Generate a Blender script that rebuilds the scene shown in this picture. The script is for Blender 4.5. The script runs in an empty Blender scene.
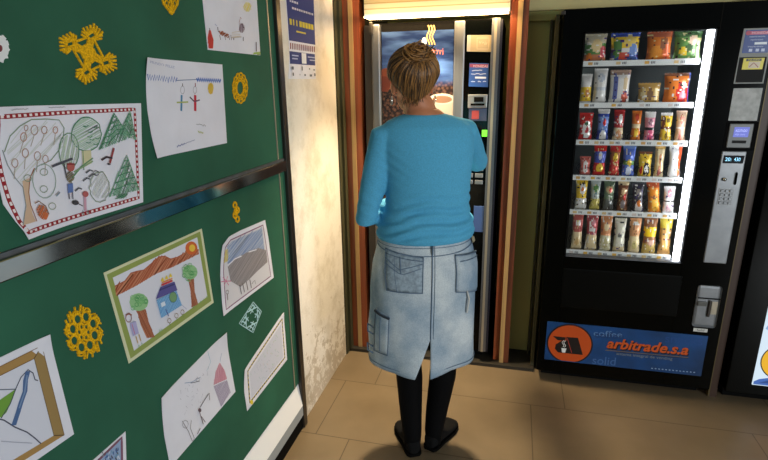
import bpy, bmesh, math, random
from mathutils import Vector, Matrix, noise
random.seed(7)
C = bpy.context.scene.collection
PI = math.pi

# ------------------------------------------------------------------ camera
FOC, YAW, PIT, ROL, CAMH = 509.18, .2502, .28352, -.01521, 1.53
_f = Vector((-math.sin(YAW), math.cos(YAW), 0)); _r = Vector((math.cos(YAW), math.sin(YAW), 0)); _u = Vector((0, 0, 1))
FW = _f * math.cos(PIT) - _u * math.sin(PIT); UP = _u * math.cos(PIT) + _f * math.sin(PIT)
RT = _r * math.cos(ROL) + UP * math.sin(ROL); UP = -_r * math.sin(ROL) + UP * math.cos(ROL)
CAM = Vector((0, 0, CAMH))
def ray(x, y): return RT * ((x - 384) / FOC) + UP * ((230 - y) / FOC) + FW
def onY(x, y, Y):
    d = ray(x, y); t = Y / d.y; return (d.x * t, d.z * t + CAMH)
def onX(x, y, X):
    d = ray(x, y); t = X / d.x; return (d.y * t, d.z * t + CAMH)
def proj(p):
    q = Vector(p) - CAM; w = q.dot(FW); return (384 + FOC * q.dot(RT) / w, 230 - FOC * q.dot(UP) / w)
cam = bpy.data.cameras.new('camera'); cam.sensor_width = 36; cam.lens = FOC / 768 * 36; cam.clip_start = .02
co = bpy.data.objects.new('camera', cam); C.objects.link(co)
co.matrix_world = Matrix(((RT.x, UP.x, -FW.x, 0), (RT.y, UP.y, -FW.y, 0), (RT.z, UP.z, -FW.z, CAMH), (0, 0, 0, 1)))
bpy.context.scene.camera = co

# ------------------------------------------------------------------ materials
def lin(c):
    return tuple(((v / 255) / 12.92 if v / 255 <= .04045 else (((v / 255) + .055) / 1.055) ** 2.4) for v in c) + (1,)
_m = {}
def mat(name, c, rough=.6, metal=0, var=0, scale=8, stretch=(1, 1, 1), bump=0, emit=None, spec=.5, c2=None, detail=4, coat=0):
    if name in _m: return _m[name]
    m = bpy.data.materials.new(name); m.use_nodes = True; nt = m.node_tree; b = nt.nodes['Principled BSDF']
    b.inputs['Base Color'].default_value = lin(c); b.inputs['Roughness'].default_value = rough
    b.inputs['Metallic'].default_value = metal; b.inputs['Specular IOR Level'].default_value = spec
    b.inputs['Coat Weight'].default_value = coat
    if emit:
        b.inputs['Emission Color'].default_value = lin(emit[0]); b.inputs['Emission Strength'].default_value = emit[1]
    if var or bump or c2:
        tc = nt.nodes.new('ShaderNodeTexCoord'); mp = nt.nodes.new('ShaderNodeMapping'); mp.inputs['Scale'].default_value = stretch
        nz = nt.nodes.new('ShaderNodeTexNoise'); nz.inputs['Scale'].default_value = scale; nz.inputs['Detail'].default_value = detail
        nt.links.new(tc.outputs['Object'], mp.inputs[0]); nt.links.new(mp.outputs[0], nz.inputs['Vector'])
        if var or c2:
            rp = nt.nodes.new('ShaderNodeValToRGB'); rp.color_ramp.elements[0].position = .35; rp.color_ramp.elements[1].position = .65
            lo = c2 if c2 else tuple(v * (1 - var) for v in c); hi = c if c2 else tuple(min(255, v * (1 + var * .6)) for v in c)
            rp.color_ramp.elements[0].color = lin(lo); rp.color_ramp.elements[1].color = lin(hi)
            nt.links.new(nz.outputs['Fac'], rp.inputs[0]); nt.links.new(rp.outputs[0], b.inputs['Base Color'])
        if bump:
            bp = nt.nodes.new('ShaderNodeBump'); bp.inputs['Strength'].default_value = bump; bp.inputs['Distance'].default_value = .01
            nt.links.new(nz.outputs['Fac'], bp.inputs['Height']); nt.links.new(bp.outputs[0], b.inputs['Normal'])
    _m[name] = m; return m
def paint(c, rough=.8): return mat('paint_%d_%d_%d_%d' % (*c, int(rough * 10)), c, rough)
def printed(c): return mat('print_%d_%d_%d' % c, c, .35)
def glow(c, s): return mat('glow_%d_%d_%d_%d' % (*c, int(s * 100)), tuple(v * .35 for v in c), .5, emit=(c, s))

M = {}
M['black'] = mat('black_enamel', (3, 4, 3), .14, spec=.14)
M['matblack'] = mat('matt_black', (5, 5, 5), .8, spec=.1)
M['alu'] = mat('brushed_aluminium', (116, 119, 124), .42, .75, var=.08, scale=30, stretch=(1, 1, .03))
M['alulight'] = mat('pale_aluminium', (176, 166, 146), .4, .5)
M['steel'] = mat('stainless_steel', (138, 141, 144), .4, .6, var=.05, scale=20)
M['chrome'] = mat('polished_chrome', (205, 205, 200), .12, 1)
M['darkalu'] = mat('dark_anodised_metal', (74, 70, 66), .35, .8)
M['board'] = mat('green_board_cloth', (46, 96, 74), .78, var=.10, scale=3.0, bump=.03, spec=.2)
M['paper'] = mat('white_paper', (228, 228, 238), .75, var=.02, scale=10)
M['olive'] = mat('olive_wall_paint', (188, 182, 110), .7, var=.05, scale=2)
M['darkolive'] = mat('dark_olive_trim', (62, 60, 36), .65, var=.05, scale=2)
M['cream'] = mat('cream_paint', (196, 186, 132), .7, var=.04, scale=2)
M['ceiling'] = mat('ceiling_paint', (200, 200, 195), .9, var=.02)
M['woodo'] = mat('orange_varnished_wood', (136, 66, 34), .4, var=.16, scale=9, stretch=(6, 6, .25))
M['woodc'] = mat('pale_varnished_wood', (184, 146, 92), .45, var=.08, scale=9, stretch=(6, 6, .25))
M['woodb'] = mat('brown_varnished_wood', (104, 54, 32), .4, var=.2, scale=9, stretch=(6, 6, .25))
M['skin'] = mat('skin', (188, 122, 86), .5, var=.05, scale=12)
M['shirt'] = mat('turquoise_knit', (88, 172, 210), .85, var=.05, scale=240, bump=.12, spec=.15)
M['tights'] = mat('black_tights', (5, 5, 6), .8, spec=.12)
M['shoe'] = mat('dark_suede', (15, 15, 16), .85, var=.1, scale=40, bump=.1, spec=.15)
M['hair1'] = mat('hair_golden', (158, 112, 58), .42)
M['hair2'] = mat('hair_brown', (104, 72, 38), .45)
M['hair3'] = mat('hair_dark', (58, 40, 24), .5)

def denim():
    m = bpy.data.materials.new('washed_denim'); m.use_nodes = True; nt = m.node_tree; b = nt.nodes['Principled BSDF']
    b.inputs['Roughness'].default_value = .85; b.inputs['Specular IOR Level'].default_value = .15
    tc = nt.nodes.new('ShaderNodeTexCoord')
    n1 = nt.nodes.new('ShaderNodeTexNoise'); n1.inputs['Scale'].default_value = 6; n1.inputs['Detail'].default_value = 5
    n2 = nt.nodes.new('ShaderNodeTexNoise'); n2.inputs['Scale'].default_value = 260; n2.inputs['Detail'].default_value = 2
    r = nt.nodes.new('ShaderNodeValToRGB'); r.color_ramp.elements[0].position = .36; r.color_ramp.elements[1].position = .66
    r.color_ramp.elements[0].color = lin((138, 162, 182)); r.color_ramp.elements[1].color = lin((214, 222, 224))
    mx = nt.nodes.new('ShaderNodeMix'); mx.data_type = 'RGBA'; mx.blend_type = 'MULTIPLY'; mx.inputs[0].default_value = .45
    r2 = nt.nodes.new('ShaderNodeValToRGB'); r2.color_ramp.elements[0].position = .35; r2.color_ramp.elements[1].position = .65
    r2.color_ramp.elements[0].color = (.55, .58, .62, 1); r2.color_ramp.elements[1].color = (1, 1, 1, 1)
    for n in (n1, n2): nt.links.new(tc.outputs['Object'], n.inputs['Vector'])
    nt.links.new(n1.outputs['Fac'], r.inputs[0]); nt.links.new(n2.outputs['Fac'], r2.inputs[0])
    nt.links.new(r.outputs[0], mx.inputs[6]); nt.links.new(r2.outputs[0], mx.inputs[7]); nt.links.new(mx.outputs[2], b.inputs['Base Color'])
    return m
M['denim'] = denim()
M['denimd'] = mat('dark_denim', (98, 116, 136), .85, var=.2, scale=60, spec=.15)
M['stitch'] = mat('denim_seam', (104, 124, 146), .85, spec=.1)

def floor_mat():
    m = bpy.data.materials.new('floor_tiles'); m.use_nodes = True; nt = m.node_tree; b = nt.nodes['Principled BSDF']; L = nt.links.new
    tc = nt.nodes.new('ShaderNodeTexCoord'); mp = nt.nodes.new('ShaderNodeMapping'); mp.inputs['Location'].default_value = (.64, -1.82 + .44 * 8, 0)
    br = nt.nodes.new('ShaderNodeTexBrick'); br.offset = .168; br.offset_frequency = 2; br.inputs['Scale'].default_value = 1; br.inputs['Mortar Size'].default_value = .0028
    br.inputs['Brick Width'].default_value = .95; br.inputs['Row Height'].default_value = .44; br.inputs['Mortar Smooth'].default_value = .3
    br.inputs['Color1'].default_value = lin((128, 112, 88)); br.inputs['Color2'].default_value = lin((120, 105, 84)); br.inputs['Mortar'].default_value = lin((90, 76, 58))
    n = nt.nodes.new('ShaderNodeTexNoise'); n.inputs['Scale'].default_value = 4; n.inputs['Detail'].default_value = 7
    r = nt.nodes.new('ShaderNodeValToRGB'); r.color_ramp.elements[0].position = .3; r.color_ramp.elements[1].position = .7
    r.color_ramp.elements[0].color = (.74, .72, .7, 1); r.color_ramp.elements[1].color = (1, 1, 1, 1)
    mx = nt.nodes.new('ShaderNodeMix'); mx.data_type = 'RGBA'; mx.blend_type = 'MULTIPLY'; mx.inputs[0].default_value = .8
    L(tc.outputs['Object'], mp.inputs[0]); L(mp.outputs[0], br.inputs['Vector']); L(tc.outputs['Object'], n.inputs['Vector'])
    L(n.outputs['Fac'], r.inputs[0]); L(br.outputs['Color'], mx.inputs[6]); L(r.outputs[0], mx.inputs[7]); L(mx.outputs[2], b.inputs['Base Color'])
    b.inputs['Roughness'].default_value = .34; b.inputs['Specular IOR Level'].default_value = .4
    bp = nt.nodes.new('ShaderNodeBump'); bp.inputs['Strength'].default_value = .06; L(n.outputs['Fac'], bp.inputs['Height']); L(bp.outputs[0], b.inputs['Normal'])
    return m
def plaster_mat():
    m = bpy.data.materials.new('old_white_plaster'); m.use_nodes = True; nt = m.node_tree; b = nt.nodes['Principled BSDF']; L = nt.links.new
    tc = nt.nodes.new('ShaderNodeTexCoord'); n = nt.nodes.new('ShaderNodeTexNoise'); n.inputs['Scale'].default_value = 5; n.inputs['Detail'].default_value = 9; n.inputs['Roughness'].default_value = .7
    r = nt.nodes.new('ShaderNodeValToRGB'); r.color_ramp.elements[0].position = .36; r.color_ramp.elements[1].position = .5
    r.color_ramp.elements[0].color = lin((212, 203, 188)); r.color_ramp.elements[1].color = lin((232, 225, 214))
    n2 = nt.nodes.new('ShaderNodeTexNoise'); n2.inputs['Scale'].default_value = 22; n2.inputs['Detail'].default_value = 8; n2.inputs['Roughness'].default_value = .75
    sp = nt.nodes.new('ShaderNodeSeparateXYZ'); mr = nt.nodes.new('ShaderNodeMapRange')     # scuffed and flaking band near the floor
    mr.inputs[1].default_value = 0; mr.inputs[2].default_value = .75; mr.inputs[3].default_value = .56; mr.inputs[4].default_value = .25
    gt = nt.nodes.new('ShaderNodeMath'); gt.operation = 'LESS_THAN'
    mx = nt.nodes.new('ShaderNodeMix'); mx.data_type = 'RGBA'; mx.inputs[7].default_value = lin((162, 142, 112))
    mu = nt.nodes.new('ShaderNodeMath'); mu.operation = 'MULTIPLY'; mu.inputs[1].default_value = .55
    L(tc.outputs['Object'], n.inputs['Vector']); L(tc.outputs['Object'], n2.inputs['Vector']); L(tc.outputs['Object'], sp.inputs[0]); L(sp.outputs[2], mr.inputs[0])
    L(n2.outputs['Fac'], gt.inputs[0]); L(mr.outputs[0], gt.inputs[1]); L(gt.outputs[0], mu.inputs[0]); L(mu.outputs[0], mx.inputs[0])
    L(n.outputs['Fac'], r.inputs[0]); L(r.outputs[0], mx.inputs[6]); L(mx.outputs[2], b.inputs['Base Color'])
    b.inputs['Roughness'].default_value = .75; b.inputs['Specular IOR Level'].default_value = .25
    bp = nt.nodes.new('ShaderNodeBump'); bp.inputs['Strength'].default_value = .25; bp.inputs['Distance'].default_value = .01; L(n2.outputs['Fac'], bp.inputs['Height']); L(bp.outputs[0], b.inputs['Normal'])
    return m
M['plaster'] = plaster_mat()

# ------------------------------------------------------------------ mesh helpers
class MB:
    def __init__(s): s.v = []; s.f = []; s.mi = []; s.mats = []; s.sm = []
    def m(s, mt):
        if mt not in s.mats: s.mats.append(mt)
        return s.mats.index(mt)
    def add(s, vs, fs, mt, smooth=False):
        n = len(s.v); k = s.m(mt); s.v += [tuple(v) for v in vs]
        for f in fs: s.f.append(tuple(i + n for i in f)); s.mi.append(k); s.sm.append(smooth)
        return s
    def box(s, x0, x1, y0, y1, z0, z1, mt, bev=0):
        if bev:
            b = bmesh.new(); bmesh.ops.create_cube(b, size=1)
            for v in b.verts: v.co = Vector((x0 + (v.co.x + .5) * (x1 - x0), y0 + (v.co.y + .5) * (y1 - y0), z0 + (v.co.z + .5) * (z1 - z0)))
            bmesh.ops.bevel(b, geom=b.edges[:], offset=bev, segments=2, affect='EDGES', profile=.5)
            b.verts.index_update(); s.add([v.co[:] for v in b.verts], [[v.index for v in f.verts] for f in b.faces], mt); b.free(); return s
        v = [(x0, y0, z0), (x1, y0, z0), (x1, y1, z0), (x0, y1, z0), (x0, y0, z1), (x1, y0, z1), (x1, y1, z1), (x0, y1, z1)]
        return s.add(v, [(0, 3, 2, 1), (4, 5, 6, 7), (0, 1, 5, 4), (1, 2, 6, 5), (2, 3, 7, 6), (3, 0, 4, 7)], mt)
    def tube(s, pts, rad, mt, n=10, flat=None, cap=True, closed=False):
        pts = [Vector(p) for p in pts]; k = len(pts)
        if not isinstance(rad, (list, tuple)): rad = [rad] * k
        T = []
        for i in range(k):
            a = pts[(i - 1) % k] if (i or closed) else pts[0]; b = pts[(i + 1) % k] if (i < k - 1 or closed) else pts[-1]
            t = b - a; T.append(t.normalized() if t.length > 1e-9 else Vector((0, 0, 1)))
        ref = Vector((0, 0, 1)) if abs(T[0].z) < .9 else Vector((0, 1, 0))
        u = (ref - T[0] * ref.dot(T[0])).normalized(); rings = []
        for i in range(k):
            u = (u - T[i] * u.dot(T[i])); u = u.normalized() if u.length > 1e-6 else Vector((1, 0, 0)); w = T[i].cross(u)
            r = rad[i]; ra, rb = (r if isinstance(r, (list, tuple)) else (r, r))
            if flat: rb *= flat
            rings.append([pts[i] + u * math.cos(2 * PI * j / n) * ra + w * math.sin(2 * PI * j / n) * rb for j in range(n)])
        if cap and not closed:
            for e, sg in ((0, -1), (-1, 1)):
                c = pts[e]; r = rad[e]; rr = r if not isinstance(r, (list, tuple)) else (r[0] + r[1]) / 2; t = T[e] * sg
                ex = [[c + (p - c) * math.cos(a) + t * rr * math.sin(a) * .8 for p in rings[e]] for a in (PI / 6, PI / 3, PI * .47)]
                rings = (ex[::-1] + rings) if e == 0 else (rings + ex)
        vs = [p for r in rings for p in r]; fs = []; R = len(rings)
        for i in range(R if closed else R - 1):
            for j in range(n):
                a = i * n + j; b = i * n + (j + 1) % n; c = ((i + 1) % R) * n + (j + 1) % n; d = ((i + 1) % R) * n + j; fs.append((a, b, c, d))
        if not closed: fs += [tuple(range(n - 1, -1, -1)), tuple(range((R - 1) * n, R * n))]
        return s.add(vs, fs, mt, True)
    def rings(s, rr, mt, n=32):   # rings: (centre, axis a vector, axis b vector)
        vs = []; fs = []
        for c, a, b in rr:
            for j in range(n):
                t = 2 * PI * j / n; vs.append(Vector(c) + Vector(a) * math.cos(t) + Vector(b) * math.sin(t))
        for i in range(len(rr) - 1):
            for j in range(n): fs.append((i * n + j, i * n + (j + 1) % n, (i + 1) * n + (j + 1) % n, (i + 1) * n + j))
        fs += [tuple(range(n - 1, -1, -1)), tuple(range((len(rr) - 1) * n, len(rr) * n))]
        return s.add(vs, fs, mt, True)
    def ball(s, c, r, mt, n=20, rot=None):
        vs = []; fs = []; c = Vector(c); R = r if isinstance(r, (tuple, list)) else (r, r, r); m = n // 2
        for i in range(m + 1):
            for j in range(n):
                a = PI * i / m; b = 2 * PI * j / n; v = Vector((R[0] * math.sin(a) * math.cos(b), R[1] * math.sin(a) * math.sin(b), R[2] * math.cos(a)))
                vs.append(c + (rot @ v if rot else v))
        for i in range(m):
            for j in range(n): fs.append((i * n + j, (i + 1) * n + j, (i + 1) * n + (j + 1) % n, i * n + (j + 1) % n))
        return s.add(vs, fs, mt, True)
    def build(s, name, parent=None, label=None, weld=False):
        me = bpy.data.meshes.new(name); me.from_pydata(s.v, [], s.f)
        for mt in s.mats: me.materials.append(mt)
        me.polygons.foreach_set('material_index', s.mi); me.polygons.foreach_set('use_smooth', s.sm)
        if weld:
            b = bmesh.new(); b.from_mesh(me); bmesh.ops.remove_doubles(b, verts=b.verts, dist=1e-5); bmesh.ops.recalc_face_normals(b, faces=b.faces); b.to_mesh(me); b.free()
        me.update(); o = bpy.data.objects.new(name, me); C.objects.link(o)
        if parent: o.parent = parent; o.matrix_parent_inverse = Matrix.Translation(-parent.location)
        if label: o['label'] = label
        return o
def tag(o, label, cat, group=None):
    o['label'] = label; o['category'] = cat
    if group: o['group'] = group
    return o
def thing(name, label, cat, loc, group=None):
    o = bpy.data.objects.new(name, None); C.objects.link(o); o.location = loc; o.empty_display_size = .05
    return tag(o, label, cat, group)
def struct(name, mb, label=None):
    o = mb.build(name); o['kind'] = 'structure'; return o
def evald(o, mods):
    for t, kw in mods:
        md = o.modifiers.new(t, t)
        for k, v in kw.items(): setattr(md, k, v)
    dg = bpy.context.evaluated_depsgraph_get(); dg.update()
    me = bpy.data.meshes.new_from_object(o.evaluated_get(dg)); o.modifiers.clear(); old = o.data; o.data = me; bpy.data.meshes.remove(old)
    for p in me.polygons: p.use_smooth = True
    return o
def remesh(o, vox, it=6, fac=.6):
    mt = o.data.materials[0]
    evald(o, [('REMESH', dict(mode='VOXEL', voxel_size=vox)), ('SMOOTH', dict(factor=fac, iterations=it))])
    if not o.data.materials: o.data.materials.append(mt)
    return o
def text_geo(txt, ital=0, bold=0):
    cu = bpy.data.curves.new('t', 'FONT'); cu.body = txt; cu.size = 1; cu.shear = ital; cu.offset = bold; cu.resolution_u = 3
    o = bpy.data.objects.new('t', cu); C.objects.link(o); dg = bpy.context.evaluated_depsgraph_get(); dg.update()
    me = bpy.data.meshes.new_from_object(o.evaluated_get(dg)); vs = [(v.co.x, v.co.y) for v in me.vertices]; fs = [tuple(p.vertices) for p in me.polygons]
    bpy.data.objects.remove(o); bpy.data.curves.remove(cu); bpy.data.meshes.remove(me); return vs, fs

def join(dst, src):      # printing and drawing belong to the surface they are on: merge into its mesh
    b = bmesh.new(); b.from_mesh(dst.data); n = len(b.faces); mats = list(dst.data.materials); off = {}
    for i, m_ in enumerate(src.data.materials):
        if m_ not in mats: mats.append(m_); dst.data.materials.append(m_)
        off[i] = mats.index(m_)
    b.from_mesh(src.data); b.faces.ensure_lookup_table()
    for f in b.faces[n:]: f.material_index = off[f.material_index]
    b.to_mesh(dst.data); b.free(); me = src.data; bpy.data.objects.remove(src); bpy.data.meshes.remove(me); return dst

class Art:
    """flat printed / drawn shapes on a plane; pl(a, b, off) gives the 3-D point; px(x, y) gives plane coordinates"""
    def __init__(s, pl, px, flip=False): s.pl = pl; s.px = px; s.items = []; s.n = 0; s.flip = flip
    def P(s, pts): return [s.px(*p) for p in pts]
    def fill(s, pts, c, lay=None, raw=False):
        s.n += 1; s.items.append(('f', pts if raw else s.P(pts), c, s.n if lay is None else lay)); return s
    def stroke(s, pts, w, c, closed=False, raw=False, step=.012):
        p = [Vector(q) for q in (pts if raw else s.P(pts))]
        if closed: p = p + [p[0]]
        q = [p[0]]
        for a, b in zip(p, p[1:]):
            k = max(1, int((b - a).length / step)); q += [a + (b - a) * (i + 1) / k for i in range(k)]
        L = []; R = []
        for i in range(len(q)):
            t = q[min(i + 1, len(q) - 1)] - q[max(i - 1, 0)]
            if closed and i in (0, len(q) - 1): t = q[1] - q[-2]
            if t.length < 1e-9: t = Vector((1, 0))
            t.normalize(); n = Vector((-t.y, t.x)) * w / 2; L.append(q[i] + n); R.append(q[i] - n)
        s.n += 1; s.items.append(('s', (L, R), c, s.n)); return s
    def ell(s, cx, cy, rx, ry, n=20, a0=0, a1=2 * PI, rot=0):
        o = []
        for i in range(n + (0 if a1 - a0 >= 2 * PI - 1e-6 else 1)):
            t = a0 + (a1 - a0) * i / n; x = rx * math.cos(t); y = ry * math.sin(t)
            o.append((cx + x * math.cos(rot) - y * math.sin(rot), cy + x * math.sin(rot) + y * math.cos(rot)))
        return o
    def scrib(s, pts, c, w=.0012, gap=.0022, ang=.5, jit=.4):
        p = s.P(pts); ca, sa = math.cos(ang), math.sin(ang); q = [(x * ca + y * sa, -x * sa + y * ca) for x, y in p]
        lo = min(v[1] for v in q); hi = max(v[1] for v in q); t = lo + gap * .5
        while t < hi:
            tt = t + random.uniform(-jit, jit) * gap; xs = []
            for a, b in zip(q, q[1:] + q[:1]):
                if (a[1] - tt) * (b[1] - tt) < 0: xs.append(a[0] + (tt - a[1]) / (b[1] - a[1]) * (b[0] - a[0]))
            xs.sort()
            for a, b in zip(xs[::2], xs[1::2]):
                if b - a > w:
                    d = random.uniform(-jit, jit) * gap * 1.4
                    s.stroke([(a * ca - tt * sa, a * sa + tt * ca), (b * ca - (tt + d) * sa, b * sa + (tt + d) * ca)], w, c, raw=True, step=.03); s.n -= 1
            t += gap
        s.n += 1; return s
    def wiggle(s, x0, y0, x1, y1, h, w, c, n=14):
        return s.stroke([(x0 + (x1 - x0) * i / n, y0 + (y1 - y0) * i / n + random.uniform(-h, h)) for i in range(n + 1)], w, c)
    def text(s, txt, pts, c, ital=0, bold=0):     # pts: px of baseline-left, baseline-right, and top-left
        o, r, t = s.P(pts); vs, fs = text_geo(txt, ital, bold); W = max(v[0] for v in vs); H = max(v[1] for v in vs)
        o, r, t = Vector(o), Vector(r), Vector(t)
        s.n += 1; s.items.append(('g', ([tuple(o + (r - o) * (x / W) + (t - o) * (y / H)) for x, y in vs], fs), c, s.n)); return s
    def build(s, name, parent, base=.0004, lay=.00006, curl=None, thick=0, sub=0, label=None, mf=paint):
        mb = MB()
        for k, d, c, ly in s.items:
            mt = c if isinstance(c, bpy.types.Material) else mf(c); h = base + ly * lay
            if k == 'f':
                b = bmesh.new(); f = b.faces.new([b.verts.new((x, y, 0)) for x, y in d]); bmesh.ops.triangulate(b, faces=[f])
                if curl or sub:
                    for _ in range(4):
                        es = [e for e in b.edges if e.calc_length() > (sub or .02)]
                        if not es: break
                        bmesh.ops.subdivide_edges(b, edges=es, cuts=1); bmesh.ops.triangulate(b, faces=b.faces[:])
                b.verts.index_update(); vs = [v.co[:2] for v in b.verts]; fs = [[v.index for v in f.verts] for f in b.faces]; b.free()
            elif k == 's':
                L, R = d; vs = [tuple(v) for p in zip(L, R) for v in p]; fs = [(2 * i, 2 * i + 1, 2 * i + 3, 2 * i + 2) for i in range(len(L) - 1)]
            else: vs, fs = d
            n = len(vs); g = curl or (lambda a, b: 0)
            top = [s.pl(a, b, h + thick + g(a, b)) for a, b in vs]
            if thick:
                bot = [s.pl(a, b, base * .5 + g(a, b)) for a, b in vs]; cnt = {}
                for f in fs:
                    for i in range(len(f)):
                        e = (f[i], f[(i + 1) % len(f)]); cnt[e] = 1
                side = [(e[0], e[1], e[1] + n, e[0] + n) for e in cnt if (e[1], e[0]) not in cnt]
                mb.add(top + bot, list(fs) + [tuple(i + n for i in f[::-1]) for f in fs] + side, mt)
            else: mb.add(top, fs, mt)
        return mb.build(name, parent, label)

# ------------------------------------------------------------------ room
XW, XB, YW = -.885, -.878, 2.765
struct('floor', MB().box(-1.1, 3.2, -2.2, 3.7, -.05, 0, floor_mat()))
struct('ceiling', MB().box(-1.1, 3.2, -2.2, 3.7, 2.6, 2.65, M['ceiling']))
struct('wall_left', MB().box(-1.1, XW, -2.2, 2.56, 0, 2.6, M['plaster']))
struct('wall_left', MB().box(-1.1, -.90, 2.56, 3.7, 0, 2.6, M['olive']))
struct('trim_1', MB().box(XW, -.877, 2.525, 2.56, .0, 2.6, M['darkolive']))
struct('wall_back', MB().box(.0, .172, YW, 3.7, 0, 1.83, M['olive']))
struct('wall_back', MB().box(-.04, 3.2, 2.70, 3.7, 1.842, 2.6, M['cream']))
struct('wall_back', MB().box(-.90, 3.2, 3.62, 3.7, 0, 2.6, M['olive']))
struct('wall_back', MB().box(1.95, 3.2, 2.70, 3.62, 0, 1.842, M['olive']))
struct('trim_2', MB().box(.01, 1.95, 2.735, YW + .02, 1.80, 1.842, M['olive']))
struct('baseboard_back', MB().box(-.877, .172, 2.565, 3.2, 0, .018, mat('dark_plinth', (38, 34, 26), .6)))
struct('trim_3', MB().box(.140, .150, 2.71, YW, .02, 1.80, M['darkolive']).box(.156, .172, 2.60, 2.72, .02, 1.81, M['darkolive']))
# vertical timber posts of the alcove, three bands each
def post(x0, x1, bands, name):
    mb = MB(); x = x0
    for w, mt, dy in bands:
        mb.box(x, x + w * (x1 - x0), 2.60 + dy, 2.70, .018, 2.2, mt); x += w * (x1 - x0)
    return struct(name, mb)
post(-.862, -.775, [(.36, M['woodo'], 0), (.26, M['woodc'], -.006), (.38, M['woodo'], 0)], 'trim_4')
post(-.047, .036, [(.40, M['woodo'], .02), (.27, M['woodc'], -.006), (.33, M['woodb'], 0)], 'trim_5')
struct('trim_6', MB().box(-.90, -.863, 2.56, 2.66, .018, 2.2, M['darkolive']).box(-.042, .0, 2.70, 3.2, .018, 2.2, M['darkolive']).box(-.80, -.775, 2.70, 3.2, .018, 2.2, M['darkolive']))
struct('trim_7', MB().box(1.012, 1.044, 2.53, 2.70, 0, 1.84, mat('dark_brown_wood', (58, 36, 22), .5)).box(1.006, 1.012, 2.526, 2.69, 0, 1.84, mat('olive_highlight_edge', (92, 78, 46), .5, .3)))  # thin edge strip, its olive colour painted in as the highlight beside the wood

# ------------------------------------------------------------------ lit light box over the coffee machine
lb = thing('light_box', 'cream glowing light box above the coffee machine between timber posts', 'lamp', (-.41, 2.66, 1.83))
MB().box(-.745, -.05, 2.60, 2.80, 1.835, 2.10, M['cream']).build('housing', lb)
d = MB()
for z0, z1, c, s in ((1.832, 1.848, (255, 244, 214), .95), (1.848, 1.868, (252, 226, 172), .72), (1.868, 1.873, (232, 190, 120), .5), (1.873, 1.893, (250, 222, 164), .66), (1.893, 1.899, (226, 184, 110), .45), (1.899, 2.10, (240, 206, 136), .55)):
    d.box(-.745, -.05, 2.590, 2.60, z0, z1, glow(c, s))
d.build('front_diffuser', lb)
MB().box(-.72, -.055, 2.50, 2.59, 1.822, 1.827, glow((255, 212, 150), 34)).build('bottom_diffuser', lb)

# ------------------------------------------------------------------ notice board
nb = thing('notice_board', 'green pin board in a metal frame covering the left wall', 'notice board', (-.88, 1.0, .0))
MB().box(XW, XB, -.3, 1.85, 1.235, 2.25, M['board']).build('upper_panel', nb)
MB().box(XW, XB, -.3, 1.85, .235, 1.21, M['board']).build('lower_panel', nb)
MB().box(XW, XB + .016, -.3, 1.842, 1.198, 1.238, mat('worn_chrome_rail', (150, 148, 140), .12, 1), .003).box(XW, XB + .007, -.3, 1.842, 1.238, 1.247, M['alu']).build('middle_rail', nb)
MB().box(XW, XB + .014, 1.848, 1.886, 0, 2.25, M['darkalu'], .003).build('side_stile', nb)
MB().box(XB - .002, XB + .003, 1.797, 1.803, .235, 2.25, M['alulight']).build('edge_bead', nb)
wr = mat('white_enamel_rail', (246, 248, 250), .3)
MB().add([(XB - .004, -.3, .237), (XB - .004, 1.846, .237), (XB + .012, 1.846, .12), (XB + .012, -.3, .12)], [(0, 3, 2, 1)], wr)\
    .box(XW, XB + .012, -.3, 1.846, .07, .12, mat('grey_enamel_rail', (150, 158, 164), .35)).box(XW, XB + .006, -.3, 1.846, 0, .07, M['matblack']).build('bottom_rail', nb)

plB = lambda a, b, o: (XB + o, a, b)
bp = lambda x, y: onX(x, y, XB)
def board_art(): return Art(plB, bp)
def curlf(*cs):
    cc = [(Vector(bp(*c[0])), c[1], c[2]) for c in cs]
    return lambda a, b: sum(h * max(0, 1 - (Vector((a, b)) - p).length / r) ** 2 for p, r, h in cc)
def sheet(name, corners, label, cat, curl=None, group=None, c=None):
    A = board_art(); A.fill(corners, c or M['paper'])
    o = A.build(name, None, base=.0012, thick=.0005, curl=curl, sub=.02); return tag(o, label, cat, group)
GB = 'children\'s drawings pinned to the green board'
GO = 'crocheted ornaments pinned to the green board'
def dashed(A, poly, w, c1, c2, n, closed=False):
    A.stroke(poly, w, c1, closed=closed); p = [Vector(q) for q in A.P(poly)]
    if closed: p.append(p[0])
    for a, b in zip(p, p[1:]):
        k = max(2, int((b - a).length / n)); A.n += 1
        for i in range(k):
            A.stroke([tuple(a + (b - a) * (i + .25) / k), tuple(a + (b - a) * (i + .75) / k)], w * .55, c2, raw=True); A.n -= 1
    A.n += 1

# A  woodland drawing with red checked border
cl = curlf(((12, 236), .16, .022), ((-8, 107), .1, .01))
s = sheet('drawing', [(-8, 107), (40, 105.5), (140.4, 103.2), (142.6, 202.2), (21, 239), (9, 222), (-1, 204), (-6, 160)], "child's woodland drawing with red and white checked border, largest sheet above the rail", 'drawing', cl, GB)
A = board_art(); DR = (150, 28, 40); WH = (235, 225, 225)
dashed(A, [(-5, 117), (70, 112.3), (134, 109.3), (138, 197.5), (70, 217.7), (20.4, 231.8), (12, 221), (5, 200), (0, 175), (-4, 150)], .0085, DR, WH, .012, closed=True)
GG = (132, 150, 128); GN = (70, 130, 96); BR = (158, 104, 72); BK = (52, 50, 58)
A.scrib([(5, 150), (18, 128), (45, 121), (60, 126), (60, 145), (45, 160), (30, 168), (20, 185), (12, 175)], (206, 210, 206), .0016, .006, .6, 1)
A.fill([(20, 181), (27, 178), (25.5, 200), (27, 213), (30, 221), (14, 225), (21, 208)], (206, 176, 150))
A.stroke([(3, 152), (8, 136), (18, 126), (30, 119.5), (45, 119), (58, 120), (63, 128), (62, 140), (58, 150), (50, 160), (40, 165)], .0022, GG)
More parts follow.
